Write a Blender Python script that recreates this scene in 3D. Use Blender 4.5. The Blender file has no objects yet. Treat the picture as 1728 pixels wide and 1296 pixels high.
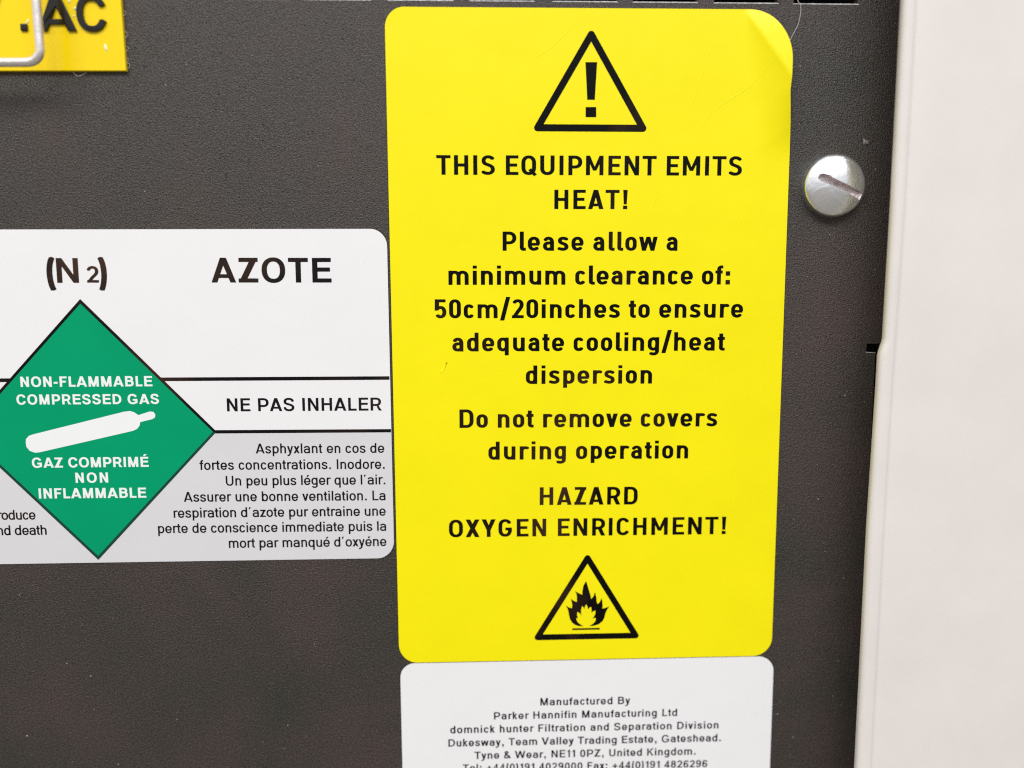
import bpy, bmesh, math, random
from mathutils import Vector, Matrix
from mathutils.geometry import tessellate_polygon, delaunay_2d_cdt

# ------------------------------------------------------------------ camera, world, lamps
# World: metres. The equipment panel stands in the plane Y = 0 and faces -Y; Z is up. Tables below are in millimetres.
SC = bpy.context.scene
COL = SC.collection
cd = bpy.data.cameras.new('camera')
cam = bpy.data.objects.new('camera', cd)
COL.objects.link(cam)
SC.camera = cam
cam.matrix_world = Matrix.Translation((-0.018193, -0.137057, 0.009907)) @ Matrix([(0.9994555, 0.0082757, -0.0319394), (-0.0326828, 0.1156622, -0.9927508), (-0.0045216, 0.9932541, 0.1158697)]).to_4x4()
cd.sensor_width = 36.0
cd.lens = 36.0 * 1300 / 1728
cd.clip_start = 0.005
cd.clip_end = 50
cd.dof.use_dof = True
cd.dof.focus_distance = 0.1365
cd.dof.aperture_fstop = 5.6

world = bpy.data.worlds.new('World')
SC.world = world
world.use_nodes = True
wn = world.node_tree
bg = wn.nodes['Background']
tc = wn.nodes.new('ShaderNodeTexCoord')
sep = wn.nodes.new('ShaderNodeSeparateXYZ')
wn.links.new(tc.outputs['Generated'], sep.inputs[0])
rmp = wn.nodes.new('ShaderNodeValToRGB')
mr = wn.nodes.new('ShaderNodeMapRange')
mr.inputs['From Min'].default_value = -1
mr.inputs['From Max'].default_value = 1
wn.links.new(sep.outputs['Z'], mr.inputs['Value'])
wn.links.new(mr.outputs[0], rmp.inputs[0])
el = rmp.color_ramp.elements
el[0].position = 0.25; el[0].color = (0.36, 0.33, 0.29, 1)
el[1].position = 0.85; el[1].color = (1.0, 1.0, 1.0, 1)
e = el.new(0.5); e.color = (0.46, 0.44, 0.41, 1)
e = el.new(0.60); e.color = (0.97, 0.98, 1.0, 1)
wn.links.new(rmp.outputs[0], bg.inputs['Color'])
bg.inputs['Strength'].default_value = 0.80


def lamp(name, loc, target, size, power, color):
    l = bpy.data.lights.new(name, 'AREA')
    l.shape = 'RECTANGLE'
    l.size, l.size_y = size
    l.energy = power
    l.color = color
    o = bpy.data.objects.new(name, l)
    COL.objects.link(o)
    o.location = loc
    o.rotation_euler = (Vector(target) - Vector(loc)).to_track_quat('-Z', 'Y').to_euler()
    return o


# two ceiling fittings of the workshop, above and to the left / right of the photographer
lamp('ceiling_lamp', (-0.38, -0.95, 1.05), (-0.03, 0, 0.0), (1.1, 0.4), 12.8, (1.0, 0.985, 0.96))
lamp('ceiling_lamp_far', (0.55, -1.3, 1.25), (0.0, 0, 0.0), (1.1, 0.5), 10.4, (0.97, 0.985, 1.0))

SC.view_settings.view_transform = 'Standard'
SC.view_settings.look = 'None'
SC.view_settings.exposure = 0.0
SC.view_settings.gamma = 1.0
try:
    SC.cycles.use_denoising = False
    SC.cycles.filter_width = 1.15
except Exception:
    pass

MM = 0.001


def P3(x, z, y=0.0):
    return Vector((x * MM, y * MM, z * MM))


# ------------------------------------------------------------------ materials
def mat(name):
    m = bpy.data.materials.new(name)
    m.use_nodes = True
    return m, m.node_tree, m.node_tree.nodes['Principled BSDF']


def setp(b, **k):
    names = {'color': 'Base Color', 'rough': 'Roughness', 'metal': 'Metallic', 'spec': 'Specular IOR Level',
             'coat': 'Coat Weight', 'coatr': 'Coat Roughness'}
    for kk, v in k.items():
        b.inputs[names[kk]].default_value = (*v, 1) if kk == 'color' else v


def noise(nt, scale, detail=3, rough=0.5, coord=None, dist=0.0):
    if coord is None:
        t = nt.nodes.new('ShaderNodeTexCoord')
        coord = t.outputs['Object']
    n = nt.nodes.new('ShaderNodeTexNoise')
    n.inputs['Scale'].default_value = scale
    n.inputs['Detail'].default_value = detail
    n.inputs['Roughness'].default_value = rough
    n.inputs['Distortion'].default_value = dist
    nt.links.new(coord, n.inputs['Vector'])
    return n


def bump(nt, src, dist, strength=1.0, chain=None):
    b = nt.nodes.new('ShaderNodeBump')
    b.inputs['Distance'].default_value = dist
    b.inputs['Strength'].default_value = strength
    nt.links.new(src, b.inputs['Height'])
    if chain:
        nt.links.new(chain.outputs[0], b.inputs['Normal'])
    return b


def mixcol(nt, fac, a, b):
    m = nt.nodes.new('ShaderNodeMix')
    m.data_type = 'RGBA'
    m.inputs[6].default_value = (*a, 1)
    m.inputs[7].default_value = (*b, 1)
    nt.links.new(fac, m.inputs[0])
    return m.outputs[2]


def remap(nt, src, a, b, c, d):
    m = nt.nodes.new('ShaderNodeMapRange')
    for i, v in zip(('From Min', 'From Max', 'To Min', 'To Max'), (a, b, c, d)):
        m.inputs[i].default_value = v
    nt.links.new(src, m.inputs['Value'])
    return m.outputs[0]


# powder coat: fine orange-peel grain, a few sharper pimples, faint patchiness of the pigment
powder, nt, b = mat('charcoal_powder_coat')
setp(b, rough=0.42, spec=0.5)
n1 = noise(nt, 4000, 2, 0.6)
n2 = noise(nt, 2000, 2, 0.5)
n3 = noise(nt, 38, 4, 0.6, dist=0.5)
n4 = noise(nt, 3800, 2, 0.6)
vor = nt.nodes.new('ShaderNodeTexVoronoi')
vor.inputs['Scale'].default_value = 800
nt.links.new(nt.nodes.new('ShaderNodeTexCoord').outputs['Object'], vor.inputs['Vector'])
pim0 = remap(nt, vor.outputs['Distance'], 0.0, 0.20, 1.0, 0.0)
pm = nt.nodes.new('ShaderNodeMath'); pm.operation = 'MULTIPLY'
nt.links.new(pim0, pm.inputs[0])
nt.links.new(remap(nt, noise(nt, 500, 2, 0.5).outputs['Fac'], 0.52, 0.60, 0.0, 1.0), pm.inputs[1])
pim = pm.outputs[0]
bp = bump(nt, n1.outputs[0], 0.00018)
bp2 = bump(nt, n2.outputs[0], 0.00007, 1.0, bp)
bp3 = bump(nt, pim, 0.00016, 1.0, bp2)
nt.links.new(bp3.outputs[0], b.inputs['Normal'])
c0 = mixcol(nt, remap(nt, n3.outputs['Fac'], 0.3, 0.7, 0, 1), (0.025, 0.024, 0.019), (0.046, 0.031, 0.028))
mm = nt.nodes.new('ShaderNodeMix'); mm.data_type = 'RGBA'; mm.blend_type = 'MULTIPLY'
mm.inputs[0].default_value = 1.0
nt.links.new(c0, mm.inputs[6])
g = nt.nodes.new('ShaderNodeCombineColor')
gv = remap(nt, n4.outputs['Fac'], 0.3, 0.7, 0.25, 2.1)
for i in range(3):
    nt.links.new(gv, g.inputs[i])
nt.links.new(g.outputs[0], mm.inputs[7])
nt.links.new(mm.outputs[2], b.inputs['Base Color'])
nt.links.new(remap(nt, n3.outputs['Fac'], 0.3, 0.7, 0.33, 0.47), b.inputs['Roughness'])


def vinyl(name, col, rough=0.3, coat=0.0, spec=0.4, wav=0.00006, var=0.015, coatr=0.1):
    m, nt, b = mat(name)
    setp(b, color=col, rough=rough, spec=spec, coat=coat, coatr=coatr)
    n = noise(nt, 38, 3, 0.5)
    k = noise(nt, 900, 2, 0.5)
    b1 = bump(nt, n.outputs[0], wav * 4)
    b2 = bump(nt, k.outputs[0], 0.000004, 1.0, b1)
    nt.links.new(b2.outputs[0], b.inputs['Normal'])
    d = tuple(max(0, c * (1 - var * 4)) for c in col)
    u = tuple(min(1, c * (1 + var)) for c in col)
    nt.links.new(mixcol(nt, remap(nt, noise(nt, 60, 4, 0.6).outputs['Fac'], 0.3, 0.7, 0, 1), u, d), b.inputs['Base Color'])
    return m


yellow = vinyl('yellow_vinyl', (0.93, 0.815, 0.002), 0.36, 0.0, 0.26, wav=0.00009, var=0.008)
white_v = vinyl('white_vinyl', (0.84, 0.83, 0.845), 0.36, 0.0, 0.3, var=0.004)
grey_v = vinyl('pale_grey_print', (0.675, 0.665, 0.69), 0.4, 0.0, 0.2, var=0.006)
green = vinyl('green_print', (0.0, 0.325, 0.145), 0.4, 0.0, 0.1, var=0.02)
dark_green = vinyl('dark_green_print', (0.003, 0.05, 0.03), 0.3)
white_ink = vinyl('white_print', (0.86, 0.88, 0.87), 0.4, var=0.004)
plate_y = vinyl('amber_yellow_plastic', (0.97, 0.70, 0.0), 0.25, 0.15, 0.3, wav=0.0001)
plastic_w = vinyl('white_powder_coat', (0.758, 0.714, 0.69), 0.5, 0.0, 0.3, wav=0.00002, var=0.012)


def inkmat(name, col, rough, spec, wav):
    m, nt, b = mat(name)
    setp(b, color=col, rough=rough, spec=spec)
    n = noise(nt, 38, 3, 0.5)
    k = noise(nt, 260, 3, 0.6)
    b1 = bump(nt, n.outputs[0], wav * 4)
    b2 = bump(nt, k.outputs[0], 0.00003, 1.0, b1)
    nt.links.new(b2.outputs[0], b.inputs['Normal'])
    # brown reflections in the ink, mixed into its colour in random patches
    w = noise(nt, 32, 3, 0.6, dist=0.6)
    nt.links.new(mixcol(nt, remap(nt, w.outputs['Fac'], 0.50, 0.72, 0, 1), col, (col[0] + 0.045, col[1] + 0.020, col[2] + 0.008)), b.inputs['Base Color'])
    return m


ink = inkmat('black_ribbon_ink', (0.003, 0.0025, 0.0025), 0.30, 0.12, 0.00006)
ink_soft = inkmat('black_print_ink', (0.006, 0.0055, 0.007), 0.38, 0.15, 0.00004)
ink_line = inkmat('black_rule_ink', (0.004, 0.004, 0.005), 0.38, 0.12, 0.00004)
ink_thick = inkmat('moulded_black_letter', (0.006, 0.005, 0.004), 0.16, 0.5, 0.0001)

pale_edge, nt, b = mat('pale_metal_edge')
setp(b, color=(0.62, 0.61, 0.60), rough=0.55, metal=0.25)
nn = noise(nt, 1500, 3, 0.7)
nt.links.new(bump(nt, nn.outputs[0], 0.0002).outputs[0], b.inputs['Normal'])
nt.links.new(mixcol(nt, remap(nt, nn.outputs['Fac'], 0.35, 0.65, 0, 1), (0.30, 0.29, 0.28), (0.72, 0.71, 0.70)), b.inputs['Base Color'])

black_in, nt, b = mat('black_interior')
setp(b, color=(0.006, 0.006, 0.006), rough=0.8, spec=0.2)

wire_m, nt, b = mat('dull_nickel_wire')
setp(b, color=(0.86, 0.80, 0.78), rough=0.30, metal=0.75)
t = nt.nodes.new('ShaderNodeTexCoord')
nn = noise(nt, 500, 4, 0.7)
nt.links.new(bump(nt, nn.outputs[0], 0.00008).outputs[0], b.inputs['Normal'])
nt.links.new(remap(nt, nn.outputs['Fac'], 0.3, 0.7, 0.24, 0.42), b.inputs['Roughness'])

zinc, nt, b = mat('zinc_plated_steel')
setp(b, color=(0.80, 0.83, 0.86), rough=0.2, metal=0.95)
na = noise(nt, 260, 4, 0.65, dist=0.8)
nb = noise(nt, 1400, 3, 0.6)
nt.links.new(mixcol(nt, remap(nt, na.outputs['Fac'], 0.38, 0.66, 0, 1), (0.99, 0.99, 1.0), (0.80, 0.84, 0.88)), b.inputs['Base Color'])
nt.links.new(remap(nt, na.outputs['Fac'], 0.3, 0.7, 0.18, 0.34), b.inputs['Roughness'])
nt.links.new(bump(nt, nb.outputs[0], 0.00002, 1.0, bump(nt, na.outputs[0], 0.00012)).outputs[0], b.inputs['Normal'])

slot_m, nt, b = mat('pink_sheen_slot_metal')
setp(b, color=(0.50, 0.40, 0.40), rough=0.4, metal=0.7)
nn = noise(nt, 900, 4, 0.7)
nt.links.new(bump(nt, nn.outputs[0], 0.0002).outputs[0], b.inputs['Normal'])
nt.links.new(mixcol(nt, remap(nt, nn.outputs['Fac'], 0.35, 0.65, 0, 1), (0.92, 0.82, 0.84), (0.50, 0.45, 0.45)), b.inputs['Base Color'])  # pinkish reflection inside the slot, put into the base colour

hair_m, nt, b = mat('grey_fibre')
setp(b, color=(0.42, 0.38, 0.36), rough=0.4)
chip_m, nt, b = mat('paint_flake')
setp(b, color=(0.20, 0.18, 0.18), rough=0.35)
dust_m, nt, b = mat('pale_dust')
setp(b, color=(0.42, 0.40, 0.38), rough=0.5)
glue, nt, b = mat('clear_adhesive')
setp(b, color=(0.30, 0.28, 0.25), rough=0.2, coat=0.6)
clear, nt, b = mat('clear_blister')
setp(b, color=(0.98, 0.90, 0.55), rough=0.08, coat=1.0)


# ------------------------------------------------------------------ object helpers
def empty(name, loc=(0, 0, 0)):
    o = bpy.data.objects.new(name, None)
    o.empty_display_size = 0.005
    o.location = loc
    COL.objects.link(o)
    return o


def tag(o, label=None, cat=None, group=None, kind=None):
    if label: o['label'] = label
    if cat: o['category'] = cat
    if group: o['group'] = group
    if kind: o['kind'] = kind
    return o


def mesh_obj(name, verts, faces, m, parent=None, smooth=False):
    me = bpy.data.meshes.new(name)
    me.from_pydata([tuple(v) for v in verts], [], faces)
    me.validate()
    me.update()
    if smooth:
        me.polygons.foreach_set('use_smooth', [True] * len(me.polygons))
    me.materials.append(m)
    o = bpy.data.objects.new(name, me)
    COL.objects.link(o)
    if parent is not None:
        o.parent = parent
        o.matrix_parent_inverse = Matrix.Translation(-parent.location)
    return o


def facing(verts, faces):
    """turn every triangle of a flat print so that it faces the viewer's side (-Y)"""
    out = []
    for f in faces:
        a, b_, c = (verts[i] for i in f[:3])
        n = (b_ - a).cross(c - a)
        out.append(tuple(f) if n.y < 0 else tuple(reversed(f)))
    return out


def flat(name, loops, y, m, parent):
    """print: closed loops of (x, z) mm, the first an outline and the others holes or further outlines"""
    verts, faces = [], []
    base = 0
    vs = [[P3(x, z, y) for x, z in lp] for lp in loops]
    tri = tessellate_polygon([[Vector((v.x * 1000, v.z * 1000, 0)) for v in lp] for lp in vs])
    for lp in vs:
        verts += lp
    faces = facing(verts, [t for t in tri if len(set(t)) == 3])
    return mesh_obj(name, verts, faces, m, parent)


def slab(name, loop, y0, y1, m, parent, bev=0.0, smooth=False):
    """a plate with the outline LOOP (mm) from y0 (back) to y1 (front), its front rim bevelled by BEV"""
    bm = bmesh.new()
    vf = [bm.verts.new(P3(x, z, y1)) for x, z in loop]
    fc = bm.faces.new(vf)
    fc.normal_update()
    if fc.normal.y > 0:
        fc.normal_flip()
    r = bmesh.ops.extrude_face_region(bm, geom=[fc])
    for v in [g for g in r['geom'] if isinstance(g, bmesh.types.BMVert)]:
        v.co.y = y0 * MM
    bmesh.ops.recalc_face_normals(bm, faces=bm.faces)
    if bev:
        ed = [e for e in bm.edges if all(abs(v.co.y - y1 * MM) < 1e-9 for v in e.verts)]
        bmesh.ops.bevel(bm, geom=ed, offset=bev * MM, segments=2, affect='EDGES', profile=0.5)
    me = bpy.data.meshes.new(name)
    bm.to_mesh(me)
    bm.free()
    me.materials.append(m)
    o = bpy.data.objects.new(name, me)
    COL.objects.link(o)
    if parent is not None:
        o.parent = parent
        o.matrix_parent_inverse = Matrix.Translation(-parent.location)
    return o


def rrect(x0, z0, x1, z1, radii, n=14):
    """rounded rectangle, radii for (top left, top right, bottom right, bottom left) each (rx, rz)"""
    out = []
    cs = [((x0, z1), (1, -1), 90, 180), ((x0, z0), (1, 1), 180, 270), ((x1, z0), (-1, 1), 270, 360), ((x1, z1), (-1, -1), 0, 90)]
    rr = [radii[0], radii[3], radii[2], radii[1]]
    for ((cx, cz), (sx, sz), a0, a1), (rx, rz) in zip(cs, rr):
        for i in range(n + 1):
            t = math.radians(a0 + (a1 - a0) * i / n)
            out.append((cx + sx * rx + rx * math.cos(t), cz + sz * rz + rz * math.sin(t)))
    return out


def tube(name, pts, rad, m, parent=None, seg=12, taper=None, flatten=1.0):
    """a round bar along pts (metres, Vectors)"""
    verts, faces = [], []
    n = len(pts)
    up = Vector((0, 1, 0))
    for i, p in enumerate(pts):
        d = (pts[min(i + 1, n - 1)] - pts[max(i - 1, 0)]).normalized()
        a = d.cross(up).normalized()
        b_ = a.cross(d).normalized()
        r = rad * (taper(i / (n - 1)) if taper else 1)
        for k in range(seg):
            t = 2 * math.pi * k / seg
            verts.append(p + a * (r * math.cos(t)) + b_ * (r * math.sin(t) * flatten))
    for i in range(n - 1):
        for k in range(seg):
            faces.append((i * seg + k, i * seg + (k + 1) % seg, (i + 1) * seg + (k + 1) % seg, (i + 1) * seg + k))
    faces.append(tuple(range(seg)))
    faces.append(tuple(reversed(range((n - 1) * seg, n * seg))))
    return mesh_obj(name, verts, faces, m, parent, smooth=True)


def spline(pts, k=8):
    """Catmull-Rom through 2D or 3D tuples"""
    P = [Vector(p) for p in pts]
    P = [P[0] * 2 - P[1]] + P + [P[-1] * 2 - P[-2]]
    out = []
    for i in range(1, len(P) - 2):
        p0, p1, p2, p3 = P[i - 1:i + 3]
        for j in range(k):
            t = j / k
            out.append(0.5 * ((2 * p1) + (p2 - p0) * t + (2 * p0 - 5 * p1 + 4 * p2 - p3) * t * t + (3 * p1 - p0 - 3 * p2 + p3) * t ** 3))
    out.append(P[-2])
    return out


# ------------------------------------------------------------------ lettering: outlines, cap height 700 units
GLYPHS = {
 'din': {
  '!': '165 85 80|0,0 0,129 157,128 156,0|24,175 0,698 4,700 160,700 165,696 135,176',
  '/': '385 0 0|0,-84 224,781 228,785 384,785 160,-82 156,-85',
  '0': '437 42 42|212,0 172,3 136,12 93,32 58,60 40,80 21,112 8,148 2,176 0,212 0,484 3,524 9,556 20,584 38,616 62,644 94,668 132,686 172,697 220,700 272,695 308,685 340,670 378,640 399,616 416,588 428,556 435,516 437,484 437,216 434,172 428,144 418,116 397,80 375,56 344,32 304,14 264,3|217,112 232,113 244,117 256,125 266,136 281,168 285,188 287,220 287,480 285,512 275,548 264,566 244,583 220,588 196,584 182,576 171,564 156,532 152,512 150,480 152,188 157,164 163,148 172,134 192,117',
  '2': '437 42 42|0,0 0,110 45,112 143,256 209,340 252,400 268,428 278,452 285,476 287,496 286,520 278,548 264,571 244,584 216,588 196,585 176,574 160,553 156,554 140,545 124,540 92,538 64,545 42,560 30,580 28,596 25,600 27,604 37,620 55,640 79,660 108,678 144,691 180,698 244,699 284,693 322,680 348,667 376,646 405,612 420,585 430,556 435,528 437,496 434,460 422,420 408,388 388,354 339,284 276,204 215,112 436,111 437,0',
  '5': '437 42 42|228,0 168,4 109,24 64,56 35,92 35,96 44,101 56,120 68,132 88,143 108,148 128,149 148,145 164,149 184,125 204,114 224,113 247,120 263,136 276,160 284,192 287,236 282,276 273,304 256,328 244,338 232,342 216,344 200,341 164,324 160,320 159,296 156,294 88,287 76,282 68,286 12,280 9,284 10,356 -5,376 10,384 13,696 16,700 404,700 408,700 411,696 411,592 408,588 180,588 176,587 175,584 168,452 216,456 276,450 292,446 328,431 348,420 384,388 413,344 430,296 437,240 433,176 422,132 391,76 356,42 310,16 292,10 256,3',
  ':': '168 80 85|0,0 0,166 4,168 164,168 168,164 166,0|0,320 0,485 4,487 164,487 168,484 167,320',
  'A': '577 22 22|0,0 204,699 372,699 577,0 416,0 384,100 380,104 196,104 193,100 161,0|224,204 352,204 288,419',
  'C': '505 48 36|256,0 220,1 184,7 132,24 104,40 76,61 52,86 32,116 19,144 9,176 2,216 0,444 2,488 8,520 18,552 38,592 52,614 76,639 112,665 140,679 172,690 220,699 268,700 312,695 344,687 392,665 420,646 444,623 465,596 481,568 474,564 470,552 462,540 449,528 428,519 404,514 376,517 348,528 340,528 329,548 312,568 296,579 276,586 240,587 224,585 204,576 182,556 163,524 156,500 152,476 150,256 152,220 163,176 173,156 192,132 212,119 236,113 276,114 296,121 321,140 342,172 348,172 372,182 392,185 420,183 447,172 465,156 473,136 481,132 466,104 444,77 419,52 389,32 352,16 316,6',
  'D': '528 78 48|0,0 0,698 8,700 292,699 348,689 388,675 412,662 452,632 477,604 490,584 511,540 521,504 525,480 528,424 528,268 525,220 515,172 501,136 491,116 464,81 432,51 392,27 344,9 312,3 264,0|151,112 276,113 304,118 324,129 341,144 359,172 369,196 376,228 378,268 378,432 373,484 364,516 347,548 324,571 300,583 284,587 260,588 156,588 152,588 150,584',
  'E': '460 78 36|0,0 0,698 4,700 456,700 460,696 458,588 156,588 152,588 150,584 150,416 152,411 408,411 414,408 412,299 156,299 150,296 150,116 152,112 456,112 460,108 458,0',
  'G': '520 48 78|252,0 204,4 164,14 115,36 73,68 48,96 29,128 11,172 3,216 0,264 0,440 3,484 8,516 18,548 36,585 55,612 78,636 116,664 144,679 176,689 228,699 276,700 320,695 356,686 404,664 432,645 458,620 479,592 495,564 487,560 478,540 464,527 444,516 416,511 388,514 364,524 356,523 344,544 322,568 308,578 284,586 244,587 220,582 196,567 182,552 164,520 156,496 152,468 150,436 150,264 152,228 158,196 169,168 182,148 192,136 208,124 236,114 260,112 284,114 312,125 338,148 351,168 362,196 368,224 368,251 272,252 270,360 272,364 516,364 520,360 520,252 517,212 509,176 495,136 472,96 443,64 405,36 363,16 312,4',
  'H': '521 78 78|0,0 0,698 4,700 148,700 150,696 150,408 152,406 368,406 371,412 372,699 520,699 521,0 372,0 371,292 152,294 150,288 149,0',
  'I': '150 78 78|0,0 0,698 4,700 148,700 150,696 150,4 148,0',
  'M': '645 78 78|0,0 0,698 4,700 148,700 320,313 324,313 496,699 644,699 645,0 496,0 495,380 492,387 385,168 260,168 152,388 150,380 149,0',
  'N': '540 78 78|0,0 0,698 4,700 156,700 388,277 390,284 390,696 392,700 396,700 536,700 540,696 538,0 384,0 380,4 152,421 150,412 149,0',
  'O': '540 48 48|264,0 204,6 160,18 124,35 80,67 47,104 28,136 14,172 3,220 0,272 0,424 3,476 15,528 28,564 48,596 79,632 116,661 164,683 212,696 272,700 328,696 384,680 424,660 456,636 492,596 512,562 527,524 537,476 540,424 540,272 537,220 528,180 515,144 490,100 462,68 424,40 376,17 324,4|268,112 296,114 312,119 342,136 356,152 371,176 382,204 387,232 390,276 390,424 388,464 381,496 372,521 356,548 344,561 328,573 312,581 296,586 268,588 244,586 216,576 196,562 181,544 169,524 159,496 152,464 150,424 150,276 153,232 160,200 169,176 181,156 198,136 212,126 228,118 244,114',
  'P': '510 78 36|0,0 0,698 4,700 232,700 288,697 344,685 384,669 420,648 452,620 478,588 496,552 507,512 510,468 507,424 496,384 478,348 453,316 421,288 380,265 340,250 284,239 152,236 150,232 149,0|151,348 228,348 264,350 301,360 316,369 333,384 350,412 357,436 360,468 358,496 352,520 344,536 332,552 319,564 300,576 264,586 152,588 150,584',
  'Q': '540 48 48|464,-44 396,25 372,16 332,5 272,0 212,4 156,20 116,39 80,67 50,100 27,140 12,178 3,220 0,272 0,428 3,476 12,520 31,568 51,600 75,628 116,660 157,680 212,696 268,700 328,696 376,683 424,660 460,633 489,600 513,560 528,520 537,476 540,424 540,272 537,224 528,180 512,136 493,104 570,24 468,-44|268,112 304,116 303,120 252,172 253,176 352,244 356,244 380,219 384,218 388,236 390,276 390,424 388,464 381,496 372,521 356,548 344,561 328,573 312,581 296,586 268,588 244,586 216,576 196,562 181,544 169,524 159,496 152,464 150,424 150,276 153,232 160,200 169,176 181,156 198,136 212,126 228,118 244,114',
  'R': '515 78 22|0,0 0,698 4,700 232,700 288,697 344,684 380,670 416,649 453,616 475,588 490,556 502,512 505,472 502,436 491,392 472,355 444,321 420,300 388,280 386,276 513,0 348,0 233,244 228,246 156,246 150,244 149,0|150,360 156,358 228,358 264,361 300,371 315,380 328,392 338,404 347,424 352,444 354,476 353,500 346,524 336,544 316,565 296,577 260,586 152,588 150,584',
  'S': '491 48 48|236,0 200,2 156,8 100,23 64,38 17,64 3,88 1,104 3,116 13,132 32,147 52,154 76,157 112,151 160,126 196,116 244,112 284,118 312,133 324,144 334,160 338,172 341,192 338,224 331,244 320,258 294,276 210,312 120,344 88,360 57,384 32,416 25,428 12,464 7,516 12,552 23,584 43,616 72,646 107,668 148,686 196,697 248,700 288,698 328,692 364,681 412,658 438,640 465,616 471,596 468,576 458,560 440,547 420,539 396,536 372,539 348,547 316,572 284,584 244,588 224,586 204,581 184,571 173,560 166,548 160,532 158,512 160,484 168,464 177,452 196,441 280,411 345,384 380,368 419,344 446,320 471,284 486,240 491,192 486,152 473,116 451,84 420,55 384,32 340,14 292,3',
  'T': '521 22 22|188,0 186,4 186,584 184,587 180,588 0,588 0,698 4,700 520,699 520,588 340,588 336,587 336,584 336,4 334,0',
  'U': '528 78 78|256,0 208,4 168,13 112,36 82,56 52,85 28,120 12,156 3,196 0,240 0,698 4,700 144,700 148,699 150,696 150,244 152,208 158,184 166,164 177,148 192,133 220,118 240,114 264,112 288,114 308,118 336,134 348,145 362,164 370,184 376,208 378,244 378,696 380,700 384,700 524,700 528,696 528,240 525,196 516,156 500,120 476,86 446,56 412,34 368,15 324,5',
  'X': '540 22 22|0,0 178,348 2,696 4,700 180,700 268,530 272,532 360,700 536,700 538,696 362,348 538,0 360,0 272,168 268,170 180,0',
  'Y': '550 22 22|200,0 199,268 2,696 4,700 8,700 180,700 272,481 276,478 368,699 544,700 548,696 351,268 349,0',
  'Z': '460 36 36|0,0 0,110 40,112 44,116 224,584 220,588 15,588 14,592 14,696 16,700 20,700 456,700 460,696 460,592 456,588 416,586 236,112 456,112 460,108 458,0',
  'a': '413 44 70|200,0 164,3 128,10 92,24 60,44 42,60 26,80 11,108 2,140 0,172 3,204 9,228 21,252 41,280 68,304 98,320 136,334 172,340 256,342 260,344 254,364 243,384 232,396 220,401 204,403 188,400 173,388 160,369 156,369 128,355 104,351 80,353 56,362 38,376 28,392 26,408 22,412 31,428 52,456 76,476 100,491 132,504 164,512 200,515 240,513 280,504 302,496 325,484 356,460 374,440 384,424 400,392 411,344 413,308 413,0 264,0 260,7 228,1|203,112 216,114 236,120 256,130 263,136 263,224 260,230 208,230 184,227 168,219 156,204 151,188 150,172 152,152 157,136 166,124 176,117',
  'c': '395 44 30|184,0 152,4 128,10 92,24 68,40 50,56 33,76 21,96 6,136 1,168 1,348 10,392 22,420 48,456 70,476 96,493 140,509 180,515 216,514 248,510 276,502 304,490 324,477 347,456 360,440 361,416 354,400 340,385 320,374 300,369 276,368 252,374 232,383 220,396 208,402 184,401 168,388 157,368 151,340 150,192 151,172 156,148 161,136 172,121 180,115 192,112 212,114 222,120 232,132 260,144 288,147 312,143 332,135 348,122 359,104 361,88 359,72 349,60 328,41 303,24 276,13 248,5 216,1',
  'd': '432 44 70|208,0 172,3 136,12 92,32 60,56 39,80 22,108 8,144 2,176 0,212 2,336 10,376 21,404 40,436 64,463 100,488 132,502 176,512 220,515 282,508 282,696 284,700 428,700 432,696 432,4 428,0 284,0 280,7 256,3|214,112 240,117 252,124 263,136 276,164 280,184 282,216 282,300 280,328 275,352 269,368 252,390 236,400 216,403 200,401 188,397 171,380 156,348 152,328 150,296 150,212 152,184 156,164 164,145 180,124 196,115',
  'e': '452 44 44|220,0 196,1 164,6 132,16 108,27 75,48 54,68 38,88 22,116 6,164 1,196 0,292 3,336 10,368 21,396 42,432 68,460 100,484 140,502 184,512 232,515 280,510 328,496 368,473 392,453 412,429 431,396 444,360 450,324 454,240 430,236 428,187 156,186 154,184 159,164 171,140 186,124 200,116 228,112 248,115 264,123 280,138 284,137 308,146 332,148 356,144 375,136 390,124 400,108 404,92 401,72 386,56 360,36 336,23 300,10 268,3|151,288 300,287 301,312 296,339 289,360 280,375 263,392 244,401 212,402 192,395 176,380 163,360 152,320',
  'f': '280 18 18|64,0 62,4 62,400 56,403 0,404 0,512 4,515 62,516 62,572 71,612 90,644 120,672 148,687 184,697 208,700 276,700 280,696 280,680 292,662 297,644 292,624 280,608 279,588 220,588 215,580 212,568 212,515 268,515 271,512 272,408 268,403 216,403 212,400 212,4 208,0',
  'g': '432 44 70|176,-168 124,-157 84,-140 70,-124 65,-112 63,-96 68,-79 77,-68 92,-56 108,-48 124,-45 144,-44 168,-47 184,-54 208,-58 236,-57 255,-52 268,-42 278,-28 281,-12 282,16 212,10 172,13 132,23 88,44 62,64 40,89 19,124 9,152 2,184 0,224 0,304 2,340 10,376 21,404 35,428 60,459 92,483 132,502 172,512 212,515 256,512 280,507 284,515 428,515 432,512 432,508 432,0 430,-28 420,-63 408,-85 384,-114 362,-132 336,-146 296,-160 264,-167 232,-170|198,124 228,123 244,128 252,135 261,144 270,160 280,196 282,300 280,328 276,348 269,368 254,388 244,396 228,402 196,400 178,388 162,364 152,328 150,224 152,196 156,176 171,144 184,131',
  'h': '440 70 70|0,0 0,698 4,700 148,700 150,508 208,515 252,514 292,506 324,496 356,479 384,456 405,432 422,404 432,376 437,352 440,316 440,4 436,0 291,0 289,336 279,368 265,388 244,400 216,403 192,399 172,385 159,364 150,340 149,0',
  'i': '150 70 70|0,0 0,512 4,515 148,515 150,512 149,0|0,588 0,698 4,700 148,700 150,696 149,588',
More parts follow.
